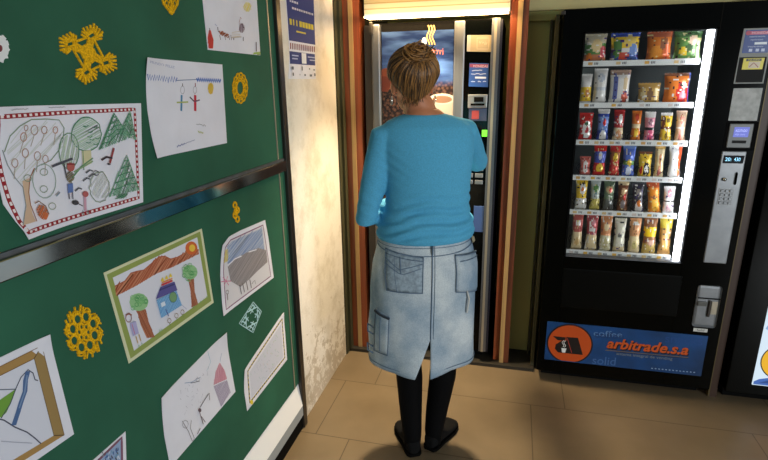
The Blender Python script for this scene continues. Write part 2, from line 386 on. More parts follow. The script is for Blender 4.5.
A.stroke([(1, 150), (6, 165), (13, 178), (20, 187), (21, 205), (15, 224)], .0022, (140, 148, 150)); A.stroke([(33, 168), (28, 178), (25.5, 192), (26, 205), (31, 221)], .002, BR)
for x, y, r in ((22, 137, 4), (24, 153, 4), (33, 130, 4.5), (43, 130, 3.5), (54, 130, 3), (36, 156, 4), (44, 159, 3.5), (13, 163, 4), (24, 128, 2.5)):
    A.stroke(A.ell(x, y, r * .8, r * 1.1, 10), .0018, random.choice([(182, 132, 110), (170, 140, 128), (160, 120, 96)]), closed=True)
    A.stroke([(x, y + r), (x + random.uniform(-4, 0), y + r + 12)], .0016, (172, 160, 148))
A.stroke(A.ell(42, 181, 12, 17, 18), .002, (150, 168, 158), closed=True)
for x, y in ((42, 172), (41, 189), (25, 178), (49, 206)): A.stroke(A.ell(x, y, 4, 3.4, 9), .0016, GG, closed=True)
A.scrib(A.ell(85, 134, 14, 16, 16), (182, 206, 186), .002, .0032, .3); A.stroke([(p[0] + random.uniform(-1, 1), p[1]) for p in A.ell(85, 134, 15, 17, 22)], .0024, GN, closed=True)
for i in range(9): x = 76 + random.random() * 18; y = 123 + random.random() * 22; A.stroke([(x, y), (x + 3, y + 1), (x + 5, y - .5)], .0016, GN)
A.fill([(80, 151), (89, 150), (90, 163), (81, 168)], (206, 200, 160)); A.stroke([(81, 151), (82, 170)], .0018, GN)
A.scrib(A.ell(67, 151, 9, 16, 14), (190, 208, 188), .0018, .0036, 1.1); A.stroke(A.ell(67, 151, 10, 18, 18), .0022, (110, 146, 116), closed=True)
A.stroke([(70, 178), (80, 166), (91, 158)], .003, (96, 140, 100)); A.stroke([(72, 172), (91, 161)], .003, (130, 160, 120))
for ax, ay, bx, by, cx, cy, w in ((112, 113, 97, 150, 128, 138, 0), (128, 111, 117, 134, 134, 140, 0), (124.5, 155, 107, 197, 137, 190, 0)):
    A.scrib([(ax, ay), (bx, by), (cx, cy)], (132, 178, 150), .002, .0034, .9, .8); A.scrib([(ax, ay), (bx, by), (cx, cy)], (96, 152, 120), .0012, .007, 2.2, 1)
    A.stroke([(bx, by), (ax, ay), (cx, cy)], .0022, (86, 146, 112)); k = 6
    for i in range(1, k):
        t = i / k; x0 = ax + (bx - ax) * t; y0 = ay + (by - ay) * t; x1 = ax + (cx - ax) * t; y1 = ay + (cy - ay) * t
        A.stroke([(x0, y0), (x0 + (x1 - x0) * .3, y0 - 2), (x0 + (x1 - x0) * .6, y1), (x1, y1 - 1)], .002, (66, 130, 96))
A.scrib([(113, 199), (116, 194), (126, 193), (124, 198)], GN, .0016, .0022, .2)
A.stroke([(111.5, 148), (107.5, 163)], .0055, (150, 62, 66)); A.stroke([(99, 160), (104, 157), (110, 158)], .0045, (66, 52, 58)); A.stroke([(105, 164), (108, 164)], .004, (60, 50, 60))
A.stroke([(49, 166.5), (70, 158.5)], .0045, (76, 76, 88)); A.stroke([(61, 163), (64, 178)], .0028, (60, 60, 70))
A.fill(A.ell(68, 167, 4, 4.5, 12), (178, 92, 84)); A.stroke([(64, 164), (72, 164)], .003, (130, 40, 44)); A.scrib(A.ell(67.5, 177, 4, 6, 10), (120, 110, 84), .0018, .002, .4)
A.fill([(64.5, 184), (70, 183), (70.5, 192), (65, 193)], (92, 118, 176)); A.stroke([(66, 193), (66.5, 199)], .003, (110, 110, 124)); A.stroke([(69.5, 192), (70, 199)], .003, (110, 110, 124)); A.fill(A.ell(72.5, 202.5, 3.5, 2.4), (56, 56, 58))
A.stroke([(x + random.uniform(-1, 1), y + random.uniform(-1, 1)) for x, y in A.ell(97, 187, 10, 15, 24)], .002, GG, closed=True); A.scrib(A.ell(97, 186, 9, 13, 12), (196, 204, 194), .0014, .0044, .8, 1)
for x, y in ((87, 170), (90, 174), (84, 178), (76, 188)): A.stroke([(x - 4, y + 3), (x, y), (x + 3, y + 1)], .003, (84, 88, 96))
A.stroke(A.ell(93, 173, 3, 2.4, 8), .0016, BK, closed=True)
A.stroke([(82, 194), (82.5, 211)], .006, (206, 156, 176)); A.fill(A.ell(82.5, 194, 3, 3), (176, 92, 92)); A.stroke([(74, 203), (80, 206)], .002, (70, 60, 70)); A.fill(A.ell(72.5, 202.5, 3, 2.5), (60, 60, 66)); A.stroke([(80, 211), (80, 215)], .002, BK); A.stroke([(85, 210), (85, 214)], .002, BK)
A.scrib(A.ell(36, 212, 6, 8, 12, rot=-.5), (190, 104, 64), .0022, .0026, .7); A.fill(A.ell(38.5, 215, 3, 3.5, 10), (206, 108, 62)); A.stroke([(28, 203), (33, 201), (40, 206), (43, 214)], .002, (120, 84, 64))
A.stroke([(52, 196), (56, 192)], .003, (120, 134, 150)); A.wiggle(5, 110, 24, 109, .5, .0014, (170, 170, 180)); A.wiggle(45, 107.5, 62, 107.3, .5, .0014, (170, 170, 180))
join(s, A.build('crayon_picture', None, base=.0018, curl=cl))

# B  two figures
cl = curlf(((143, 56), .10, .012), ((154, 158), .08, .008))
s = sheet('drawing', [(143.3, 57.5), (160, 59), (221.8, 64.5), (226.5, 143), (154.5, 158.2), (147, 110)], "child's drawing of a blue and a red stick figure under a blue zigzag sky", 'drawing', cl, GB)
A = board_art(); BL = (74, 104, 170); LB = (150, 158, 196)
A.text('MUNDO FELIZ', [(146.5, 63), (174, 68.5), (146.5, 60.5)], LB)
A.stroke([(145.5 + i * 31 / 24, 77 + i * 3 / 24 + (2.6 if i % 2 else -2.4) + random.uniform(-1, 1)) for i in range(25)], .0042, (92, 118, 184)); A.stroke([(176, 80.5), (184, 80), (190, 79.8), (197, 79.5)], .002, (96, 120, 160))
A.stroke([(196 + i, 79.5 + i * .05 + (1.6 if i % 2 else -1.4)) for i in range(25)], .0070, (58, 104, 186))
A.stroke([(181, 95), (180.6, 111)], .008, (70, 130, 170)); A.stroke([(176, 102.5), (187.5, 102)], .004, (170, 178, 100)); A.stroke(A.ell(181.8, 90, 2, 4, 10), .0016, (150, 150, 160), closed=True); A.stroke([(181.8, 83.5), (181.8, 86)], .003, (84, 66, 66))
A.stroke([(194.5, 95), (194.5, 111)], .011, (196, 40, 60)); A.stroke([(189, 97), (193.5, 101.5)], .004, (70, 50, 60)); A.stroke([(194, 101.5), (199, 100)], .004, (110, 80, 100)); A.stroke(A.ell(194.2, 90, 1.8, 3.6, 10), .0016, (160, 150, 160), closed=True); A.stroke([(194.5, 83), (194.6, 86.5)], .0035, (150, 50, 50))
A.fill(A.ell(210, 88.5, 2.6, 5.6, 16), (214, 176, 62)); A.scrib(A.ell(210, 88.5, 3, 6, 14), (226, 190, 80), .002, .003, 1)
A.wiggle(195.5, 124, 205, 126, 1, .0018, (150, 152, 156)); A.wiggle(197, 131.5, 202.5, 133, 1, .0026, (176, 182, 110)); A.wiggle(176, 146.5, 184, 143.6, .9, .003, (130, 136, 176)); A.wiggle(184, 143.5, 194, 140, .5, .0018, (150, 156, 186))
join(s, A.build('crayon_picture', None, base=.0018, curl=cl))

# C  reindeer
s = sheet('drawing', [(199, -26), (253.5, -22), (256.3, 0), (260, 55.4), (207.4, 49.8), (202.2, 0)], "child's drawing of a reindeer pulling a sleigh, top sheet on the green board", 'drawing', None, GB)
A = board_art()
A.scrib(A.ell(247, 7, 4.2, 4.8, 10), (232, 214, 120), .003, .0036, .8)
A.fill([(208.4, 30), (210, 30), (213, 40), (212.5, 48.5), (208.4, 48.5), (207, 38)], (212, 66, 56)); A.stroke([(209, 28), (209, 33)], .003, (90, 80, 90)); A.scrib([(208, 31), (213, 40), (212, 48), (207, 48)], (180, 46, 44), .0016, .004, 1.2)
A.stroke([(217, 27), (217.5, 31), (220, 33)], .004, (100, 86, 100)); A.scrib([(217.5, 31), (222, 31.5), (229, 35), (228, 38), (220, 35)], (160, 84, 56), .003, .003, .4)
for x in (219, 224, 228, 230): A.stroke([(x, 35), (x + 1, 40)], .0026, (100, 62, 60))
A.scrib([(231, 32.5), (239, 31.5), (240, 37), (231, 37.5)], (212, 200, 186), .002, .004, .1); A.stroke([(230, 38), (241, 37)], .0018, (180, 170, 160))
A.stroke([(239.5, 31), (238.5, 22), (240, 17), (241, 19)], .002, (176, 130, 130)); A.scrib(A.ell(241, 28, 3, 5, 10), (150, 126, 136), .0022, .003, 1.3); A.stroke([(233, 38), (233, 40)], .004, BK); A.stroke([(242.5, 37), (242.5, 41)], .004, BK); A.stroke([(241, 24), (243, 28)], .003, (90, 60, 80))
A.stroke([(255.4, 42), (255.6, 51.5)], .006, (104, 84, 84)); A.scrib([(252, 54), (254, 52), (259.6, 52), (260, 55)], (166, 192, 80), .003, .0026, .1); A.stroke([(214, 24), (216, 26)], .002, LB)
join(s, A.build('crayon_picture', None, base=.0018))

# D  house in a green border
s = sheet('drawing', [(103, 272.8), (201.3, 228.6), (213.2, 302.6), (128.3, 363.5)], "child's drawing of a blue house between two trees, inside an olive green border", 'drawing', None, GB, paint((214, 216, 178)))
A = board_art(); BRN = (170, 88, 58)
A.fill([(106, 274.6), (199.6, 231.4), (210.8, 300.8), (130, 358.6)], (146, 160, 84)); A.fill([(112, 277.6), (196.6, 237.2), (206.8, 296.6), (133.4, 350.6)], (222, 222, 232))
mt_ = [(114.3, 286), (124, 281), (130, 273), (137, 271), (143, 270), (150, 264), (158, 257), (164, 256), (170, 259), (177, 257), (184, 253), (186, 249), (198.4, 249), (197.8, 254), (184, 261), (172, 267), (155, 274), (135, 286), (115.5, 296)]
A.fill(mt_, (196, 128, 96)); A.scrib(mt_, BRN, .003, .005, .55, .9); A.stroke(mt_[:12], .0024, BRN)
A.fill(A.ell(190.7, 248, 6, 6.6), (212, 104, 50)); A.fill(A.ell(191.5, 248, 3, 3.6), (236, 196, 70))
def crown(cx, cy, rx, ry):
    A.fill(A.ell(cx, cy, rx, ry, 12), (150, 196, 140))
    for i in range(16):
        t = random.random() * 2 * PI; r = random.random() ** .5; A.stroke(A.ell(cx + rx * r * math.cos(t), cy + ry * r * math.sin(t), 2, 2, 7), .0018, random.choice([(84, 160, 92), (104, 176, 112), (128, 190, 120)]), closed=True)
for q in ([(136, 310), (145, 309), (148, 322), (154, 337), (146, 338), (140, 325)], [(187, 277), (193, 276), (194, 292), (197.5, 304), (191, 307.5), (190, 292)]): A.fill(q, (190, 124, 92)); A.scrib(q, (156, 84, 58), .0018, .0028, 1.9, .6)
crown(138, 302, 9.5, 9); crown(189, 272, 7.5, 7.5)
A.fill([(155, 300), (175, 290), (180.5, 305), (160, 318)], (140, 190, 226)); A.scrib([(155, 300), (175, 290), (180.5, 305), (160, 318)], (96, 150, 206), .0018, .0034, .6)
A.fill([(154.5, 299), (159, 287), (173, 281.5), (176, 290)], (92, 86, 150)); A.stroke([(158, 290), (173, 284)], .004, (60, 60, 110)); A.stroke([(160, 285), (171, 280.5)], .005, (208, 60, 66)); A.stroke([(160.5, 282.5), (171, 278.3)], .003, (236, 150, 60))
for x, y in ((161, 279), (165, 277), (169, 275)): A.fill([(x - 1.8, y + 2.6), (x, y - 2), (x + 1.8, y + 1.4)], (232, 206, 66))
A.fill(A.ell(171.5, 297, 3.6, 5, 12), (120, 160, 110)); A.stroke(A.ell(171.5, 297, 3.8, 5.2, 12), .0018, (70, 110, 110), closed=True); A.fill([(159, 303), (163, 301), (164, 305), (160, 307)], (220, 230, 240)); A.stroke([(164, 309), (167, 316)], .003, (84, 96, 160)); A.stroke([(180.5, 305), (185, 309)], .0014, (150, 160, 200))
A.stroke(A.ell(126.8, 318, 3, 4, 10), .002, (150, 100, 90), closed=True); A.stroke([(124, 315), (127, 313), (130, 315)], .0026, (150, 90, 70)); A.fill([(128, 323), (134, 321), (137, 333), (131, 336)], (176, 172, 214)); A.stroke([(130, 324), (133, 334)], .002, (190, 110, 130)); A.stroke([(134, 336), (136, 343)], .003, (190, 160, 110)); A.stroke([(137, 334), (139, 341)], .003, (190, 160, 110))
for x, y in ((167.6, 320.5), (174.6, 315.5), (180.6, 312)): A.stroke(A.ell(x, y, 1.8, 2.4, 8), .0018, (140, 110, 90), closed=True); A.stroke([(x, y + 2), (x + 1, y + 5)], .0014, (100, 150, 90))
for x, y in ((136, 347), (139, 345), (157, 332), (159, 331), (191, 308), (198, 303), (201, 301), (204, 298)): A.stroke([(x, y), (x + .8, y - 2.4), (x + 1.6, y - .6)], .0016, (110, 170, 110))
join(s, A.build('crayon_picture', None, base=.0018))

# E  grey mountain in purple border
cl = curlf(((221, 243), .07, .006), ((222, 316), .06, .003))
s = sheet('drawing', [(221, 245), (228.6, 236.7), (240, 230.5), (264.7, 220), (268, 238), (273.4, 277.5), (222.6, 316), (220, 275)], "child's drawing of a grey mountain under blue sky with a thin purple border", 'drawing', cl, GB)
A = board_art(); A.fill([(224, 247.5), (230, 240), (262.6, 225), (270.4, 276), (225.5, 309.5), (223, 272)], (214, 212, 218)); A.stroke([(224, 247.5), (230, 240), (262.6, 225), (270.4, 276), (225.5, 309.5), (223, 272)], .004, (132, 84, 120), closed=True)
q = [(226, 247), (231, 241.5), (261.5, 228), (264, 250), (250, 252), (240, 256), (227, 264)]; A.fill(q, (172, 184, 206)); A.scrib(q, (128, 148, 190), .003, .0055, .3, .8)
q = [(227, 266), (236, 258), (250, 250.5), (258, 248), (265.5, 250), (267, 262), (258, 270), (250, 278), (240, 287), (230, 281)]; A.fill(q, (160, 154, 156)); A.scrib(q, (134, 126, 130), .002, .004, .4, .8); A.stroke([(227, 266), (234, 259), (241, 256)], .004, (232, 232, 240)); A.stroke([(248, 252), (256, 249.5)], .004, (232, 232, 240))
A.scrib([(224, 250), (227.5, 249), (227, 261), (223.5, 263)], (206, 190, 110), .003, .003, 1)
for t in range(6): A.stroke([(225.5, 281), (225.5 + 5 * math.cos(t), 281 + 5 * math.sin(t))], .0028, (206, 116, 150))
for x in (239, 242, 245.5, 249): A.stroke([(x, 285 - (x - 239) * .55), (x + 1.8, 294 - (x - 239) * .6)], .004, (92, 76, 78)); 
A.stroke([(251, 284), (254, 280), (255, 284)], .002, (120, 110, 110)); A.stroke([(226.5, 294), (227, 300)], .004, (130, 110, 110)); A.stroke(A.ell(226.5, 292, 1.4, 2, 8), .002, (120, 100, 100), closed=True)
join(s, A.build('crayon_picture', None, base=.0018, curl=cl))

# G  pencil drawing with pink tower
cl = curlf(((224, 332), .08, .007), ((160, 398), .08, .004))
s = sheet('drawing', [(160, 397.8), (224.8, 332.3), (229, 358), (235, 391.6), (170, 467), (164, 436)], "child's faint pencil drawing with a pink roofed tower, loose sheet low on the board", 'drawing', cl, GB)
A = board_art(); PG = (150, 150, 160)
q = [(213, 385), (215, 372), (219, 362.5), (224, 370), (226.5, 379)]; A.fill(q, (218, 172, 184)); A.scrib(q, (196, 124, 144), .0018, .003, 1.2)
q = [(213, 386), (226.5, 380), (230, 392), (220.5, 407)]; A.fill(q, (196, 188, 204)); A.scrib(q, (160, 150, 176), .0018, .003, .4); A.stroke([(219.4, 362), (221, 353)], .0016, (120, 140, 180))
A.stroke([(184, 383), (191, 382), (200, 377)], .0018, (140, 160, 190)); A.stroke(A.ell(197, 379.5, 2, 1.6, 8), .0016, PG, closed=True); A.stroke([(190, 383), (199, 381)], .0022, (120, 120, 130)); A.stroke([(207, 351), (210, 362), (206, 371)], .0014, (130, 180, 200))
for i in range(34): x = 178 + random.random() * 30; y = 372 + random.random() * 34 + (200 - x) * .6; A.stroke([(x, y), (x + random.uniform(-2, 2), y + random.uniform(-4, 4))], .0012, (178, 178, 190))
A.stroke([(199, 407), (207, 394), (204.5, 398), (208, 393), (208.5, 400)], .0026, (96, 90, 100)); A.stroke([(198, 411), (202, 424), (200, 416), (204, 422)], .0026, (118, 104, 112)); A.fill(A.ell(198.5, 410, 1.6, 2), (100, 80, 90))
A.stroke([(181, 421), (187, 431), (191, 441), (193, 438), (189, 428), (190, 420)], .0022, (140, 134, 140)); A.stroke(A.ell(184, 424, 3, 4, 8), .0018, PG, closed=True); A.stroke([(196, 434), (199, 428)], .003, (96, 90, 96))
join(s, A.build('pencil_picture', None, base=.0018, curl=cl))

# H  yellow dashed border
cl = curlf(((243, 370), .07, .005), ((284, 312), .05, .004))
s = sheet('drawing', [(243.4, 369.8), (250, 361), (283, 312.3), (285, 335), (286.8, 359.5), (246.9, 411), (244, 392)], "child's pale drawing with brown and yellow dashed border beside the metal edge", 'drawing', cl, GB)
A = board_art(); dashed(A, [(247, 371), (281.5, 319), (284.4, 357.5), (249.4, 402.5)], .0075, (88, 74, 44), (222, 196, 88), .016, closed=True)
q = [(249, 372), (280.5, 324), (282.6, 357), (251, 398)]; A.fill(q, (206, 208, 222))
for i in range(60):
    t, u = random.random(), random.random(); a = Vector(q[0]).lerp(Vector(q[1]), t); b = Vector(q[3]).lerp(Vector(q[2]), t); p = a.lerp(b, u * .9 + .05); A.stroke([tuple(p), (p.x + random.uniform(-2, 2), p.y + random.uniform(-3, 3))], .002, random.choice([(176, 198, 184), (186, 184, 206), (170, 190, 200), (200, 190, 190)]))
A.fill(A.ell(250.3, 402, 1.5, 2.4, 10), (232, 210, 60))
join(s, A.build('crayon_picture', None, base=.0018, curl=cl))

# I  drawn picture frame, bottom left
s = sheet('drawing', [(48, 334.2), (73.4, 434), (-30, 506), (-52, 382)], "child's drawing of a brown framed landscape with a blue river at bottom left", 'drawing', curlf(((48, 334), .05, .004)), GB)
A = board_art(); A.fill([(41, 345.5), (63.5, 435), (-24, 490), (-44, 388)], (168, 132, 76)); A.fill([(33.3, 358.4), (53, 435.4), (-18, 478), (-36, 393)], (214, 216, 228)); A.fill([(41, 345.5), (63.5, 435), (53, 435.4), (47, 412), (33.3, 358.4)], (156, 128, 78))
A.stroke([(41, 345.5), (33.3, 358.4)], .0018, (80, 60, 40)); A.stroke([(63.5, 435), (53, 435.4)], .0018, (80, 60, 40)); A.stroke([(41, 345.5), (63.5, 435)], .0012, (110, 84, 50)); A.stroke([(33.3, 358.4), (53, 435.4)], .0012, (100, 84, 60)); A.stroke([(-44, 388), (41, 345.5)], .0014, (120, 84, 40)); A.stroke([(-36, 393), (33.3, 358.4)], .0014, (120, 84, 40))
A.fill([(0, 399), (14.5, 389), (12, 398), (5.6, 412), (0, 417.5), (-14, 410)], (110, 158, 60))
A.stroke([(-6, 418), (3, 420), (14, 427), (26, 432), (34, 438), (40, 443.5)], .0022, (74, 76, 96)); A.stroke([(-10, 390), (0, 389.5), (14.5, 389)], .0016, (80, 90, 110)); A.stroke([(0, 418), (9, 404), (15, 388), (20, 377), (27, 369.5), (32, 373), (34, 379.5), (37, 380.5)], .002, (64, 70, 90))
A.stroke([(27, 371), (24.5, 380), (24, 391), (20, 402), (17, 412), (12.7, 425)], .010, (74, 104, 150)); A.stroke([(26, 375), (23.6, 392), (18, 408)], .003, (120, 144, 180)); A.stroke([(0, 441), (12, 442), (31, 443)], .0014, (170, 172, 190))
join(s, A.build('painted_picture', None, base=.0018))

# J  corner drawing at the bottom
s = sheet('drawing', [(125, 431.3), (127, 500), (70, 505), (62, 487)], "blue and purple bordered drawing of which only the top corner shows at the bottom", 'drawing', None, GB)
A = board_art(); q = [(121, 437.5), (122, 500), (72, 500), (70, 487)]; A.fill(q, (150, 172, 206)); A.stroke(q, .007, (128, 84, 104), closed=True)
for i in range(30): x = 100 + random.random() * 18; y = 452 + random.random() * 10 - (x - 100) * .3; A.stroke([(x, y), (x + random.uniform(-2, 2), y + 3)], .003, random.choice([(70, 104, 160), (206, 214, 226), (120, 160, 190), (96, 96, 110)]))
join(s, A.build('crayon_picture', None, base=.0018))

# ornaments
YE = mat('yellow_crochet_cotton', (238, 178, 26), .85, var=.18, scale=300, bump=.3, spec=.1)
WC = mat('pale_blue_lace', (176, 214, 222), .8); WW = mat('white_lace', (224, 226, 226), .85)
def orn(name, label, A, thick=.0022): o = A.build(name, None, base=.0006, lay=.00001, thick=thick); return tag(o, label, 'ornament', GO)
A = board_art(); ctr = Vector((87.6, 53.6)); arms = [(91, 35.5), (69.3, 43.9), (85.9, 72.4), (105.3, 62.8)]
for i, a in enumerate(arms):
    v = Vector(a); dv = v - ctr; d = dv.normalized(); n = Vector((-d.y, d.x)); L = dv.length
    A.stroke([tuple(v + d * 5.5), tuple(v + n * 5.5), tuple(v - d * 5.5), tuple(v - n * 5.5)], .0105, YE, closed=True)
    A.stroke([tuple(ctr), tuple(v - d * 4)], .017, YE)
    for k in range(-3, 4):
        b = v + d * (4 - abs(k) * 1.4) + n * k * 1.9; e = b + (d * (8.2 - abs(k) * .7) + n * k * 1.5); A.stroke([tuple(b), tuple(b.lerp(e, .5) + n * .5), tuple(e)], .0044, YE)
    for sg in (-1, 1):
        for q_ in (-3, 0): b = v + n * sg * 5.5 + d * q_; A.stroke([tuple(b), tuple(b + n * sg * 5 + d * 2)], .0042, YE)
    w = Vector(arms[(i + 1) % 4]); t = (w - v).normalized(); A.stroke([tuple(v + t * 6), tuple(w - t * 6)], .0045, YE); m2 = (v + w) / 2; A.stroke([tuple(ctr), tuple(ctr.lerp(m2, .62))], .011, YE)
orn('snowflake_ornament', 'large yellow crocheted four-armed star above the woodland drawing', A)
A = board_art()
for i in range(13):
    t = 2 * PI * i / 13; cx, cy = 239.6 + 5.7 * math.cos(t), 88 + 12.3 * math.sin(t); A.stroke(A.ell(cx, cy, 1.9, 3.1, 8), .0042, YE, closed=True)
A.stroke(A.ell(239.6, 88, 3.6, 7.4, 18), .006, YE, closed=True); A.stroke(A.ell(239.6, 88, 5.6, 11.6, 18), .0035, YE, closed=True); A.stroke(A.ell(239.6, 88, 7.2, 14.6, 22), .003, YE, closed=True)
orn('wreath_ornament', 'small yellow crocheted oval wreath right of the stick figure drawing', A)
A = board_art()
for i in range(8):
    t = 2 * PI * i / 8 + .2; cx, cy = 83 + 11.2 * math.cos(t), 332 + 15.5 * math.sin(t); A.stroke(A.ell(cx, cy, 4.3, 5.4, 12), .0050, YE, closed=True); A.stroke(A.ell(cx + 3.4 * math.cos(t), cy + 4.6 * math.sin(t), 3.2, 4.2, 10, t - 1.6, t + 1.4), .0036, YE)
    for k in (-.6, 0, .6): A.stroke([(83 + 15 * math.cos(t + k * .5), 332 + 20 * math.sin(t + k * .5)), (83 + (19 + random.random()) * math.cos(t + k * .55 + .1), 332 + (25 + random.random() * 3) * math.sin(t + k * .55 + .25))], .0034, YE)
for i in range(6): t = 2 * PI * i / 6; A.stroke(A.ell(83 + 4.6 * math.cos(t), 332 + 6 * math.sin(t), 2.5, 3, 8), .0045, YE, closed=True)
A.fill(A.ell(83, 332, 1.8, 2.2, 8), YE)
orn('flower_ornament', 'yellow crocheted flower of small rings on the lower green panel', A)
A = board_art(); A.stroke([(158, -18), (163, 4), (171, 14)], .006, YE); A.stroke([(179, -18), (177, 4), (171, 14)], .006, YE)
for y, x0, x1 in ((-12, 159, 179), (-5, 161, 179), (1, 162, 178), (6, 165, 176), (10, 168, 174)): A.stroke([(x0 + (x1 - x0) * i / 8, y + (2.5 if i % 2 else -2)) for i in range(9)], .0046, YE)
A.stroke([(170.5, -15), (171, 14)], .006, YE)
orn('pointed_ornament', 'yellow crocheted pointed ornament hanging at the top edge of the board', A)
A = board_art()
for x, y in ((234.5, 205), (237, 210), (234.5, 215), (237, 219), (235.5, 212)): A.stroke(A.ell(x, y, 1.7, 2.8, 8), .0068, YE, closed=True)
orn('bud_ornament', 'smallest yellow crocheted bud just above the grey mountain drawing', A)
A = board_art()
for i in range(10):
    t = 2 * PI * i / 10; A.stroke([(-1, 48.5), (-1 + 6 * math.cos(t), 48.5 + 9 * math.sin(t)), (-1 + 9 * math.cos(t + .2), 48.5 + 13.5 * math.sin(t + .2))], .008, WW)
A.stroke(A.ell(-1, 48.5, 6, 9, 16), .010, WW, closed=True); A.fill(A.ell(-1, 48.5, 2.2, 3.4), paint((120, 50, 56)))
orn('lace_ornament', 'white lace rosette with a dark red centre at the left edge', A)
A = board_art(); qv = [Vector(p) for p in ((239, 323.5), (253, 302), (261.3, 311.5), (253, 332.5))]
def Q(u, v): return tuple(qv[0].lerp(qv[1], u).lerp(qv[3].lerp(qv[2], u), v))
A.stroke([Q(0, 0), Q(1, 0), Q(1, 1), Q(0, 1)], .003, WC, closed=True)
for u in (.12, .3, .7, .88):
    for v0, v1 in ((.05, .42), (.58, .95)): A.stroke([Q(u, v0), Q(u + .04, (v0 + v1) / 2), Q(u, v1)], .0038, WC)
for v in (.1, .28, .72, .9):
    for u0, u1 in ((.05, .42), (.58, .95)): A.stroke([Q(u0, v), Q(u1, v)], .0034, WC)
A.stroke([Q(.5, 0), Q(1, .5), Q(.5, 1), Q(0, .5)], .004, WC, closed=True)
orn('paper_snowflake', 'pale blue cut paper snowflake beside the grey mountain drawing', A, .0006)

# poster on the white wall
plW = lambda a, b, o: (XW + o, a, b)
pw = lambda x, y: onX(x, y, XW)
A = Art(plW, lambda a, b: (a, b)); A.fill([(1.96, 1.546), (2.255, 1.546), (2.262, 1.68), (2.29, 2.12), (1.975, 2.12), (1.985, 1.65)], M['paper'])
po = tag(A.build('wall_poster', None, base=.0008, thick=.0005), 'blue and white printed poster taped to the white wall beyond the board', 'poster')
A = Art(plW, lambda a, b: (a, b)); NV = (50, 62, 124); YL = (214, 196, 70)
A.fill([(1.988, 1.692), (2.268, 1.692), (2.286, 2.11), (1.98, 2.11)], NV); A.fill([(1.982, 1.604), (2.255, 1.604), (2.257, 1.652), (1.984, 1.652)], NV)
for i in range(13): x = 1.992 + i * .021; A.fill([(x, 1.660), (x + .010, 1.660), (x + .014, 1.684), (x + .003, 1.684)], (132, 60, 62)); A.fill([(x + .004, 1.664), (x + .008, 1.664), (x + .006, 1.672)], (60, 50, 70))
for i, w in enumerate((.02, .012, .012, .03, .03, .03, .03, .03)): x = 2.0 + i * .032; A.fill([(x, 1.752), (x + min(w, .026), 1.752), (x + min(w, .026), 1.774), (x, 1.774)], YL)
A.fill([(2.06, 1.728), (2.16, 1.728), (2.16, 1.734), (2.06, 1.734)], YL)
for z, x0, x1 in ((1.812, 2.03, 2.25), (1.836, 2.01, 2.08), (1.862, 2.04, 2.10), (1.885, 2.0, 2.25), (1.91, 2.0, 2.26)):
    x = x0
    while x < x1: w = random.uniform(.008, .02); A.fill([(x, z), (x + w, z), (x + w, z + .008), (x, z + .008)], (216, 212, 226)); x += w + .005
A.fill([(2.092, 1.608), (2.142, 1.608), (2.144, 1.65), (2.094, 1.65)], (232, 232, 236))
for x0, x1, z in ((1.995, 2.06, 1.634), (1.995, 2.05, 1.622), (2.16, 2.24, 1.634), (2.18, 2.24, 1.622)): A.fill([(x0, z), (x1, z), (x1, z + .005), (x0, z + .005)], (176, 186, 220))
for x, z, w, h in ((1.985, 1.582, .02, .012), (2.085, 1.580, .012, .016), (2.165, 1.585, .014, .006), (2.215, 1.582, .02, .005), (1.99, 1.558, .012, .012), (2.06, 1.560, .006, .006), (2.11, 1.558, .016, .008), (2.17, 1.556, .026, .009), (2.222, 1.558, .016, .012)): A.fill([(x, z), (x + w, z), (x + w, z + h), (x, z + h)], (96, 104, 116))
join(po, A.build('printing', None, base=.0015))
MB().tube([(XW + .002, 2.035, 1.905), (XW + .004, 2.042, 1.908)], .012, mat('silver_tape', (200, 190, 180), .4), 8).build('tape', po)

# ------------------------------------------------------------------ coffee machine
YC = 2.60
cm = thing('coffee_machine', 'hot drinks vending machine in the alcove behind the woman', 'vending machine', (-.40, 2.85, .018))
mb = MB(); mb.box(-.735, -.078, YC + .03, 3.18, .05, 1.808, M['matblack']).box(-.70, -.11, YC + .06, 3.1, .018, .05, M['matblack']); mb.build('cabinet', cm)
MB().box(-.667, -.303, YC + .012, YC + .03, .62, 1.79, M['matblack']).build('door', cm)
f = MB(); f.box(-.712, -.668, YC - .012, YC + .03, .08, 1.802, M['alu'], .008); f.box(-.303, -.252, YC - .004, YC + .03, .08, 1.802, M['alu'], .006)
f.box(-.128, -.116, YC - .016, YC + .03, .08, 1.806, M['alu']).box(-.116, -.104, YC - .02, YC + .03, .08, 1.806, M['alulight']).box(-.104, -.090, YC - .016, YC + .03, .08, 1.806, M['alu']); f.build('aluminium_trim', cm)
MB().box(-.090, -.079, YC - .012, YC + .03, .08, 1.80, mat('navy_edge', (22, 24, 40), .4)).box(-.757, -.712, YC + .02, YC + .06, .08, 1.80, M['darkalu']).build('side_edge', cm)
MB().box(-.718, -.700, YC - .03, YC - .012, 1.755, 1.81, M['darkalu'], .003).build('hinge', cm)
cp = lambda x, y: onY(x, y, YC)
plC = lambda a, b, o: (a, YC + .012 - o, b)
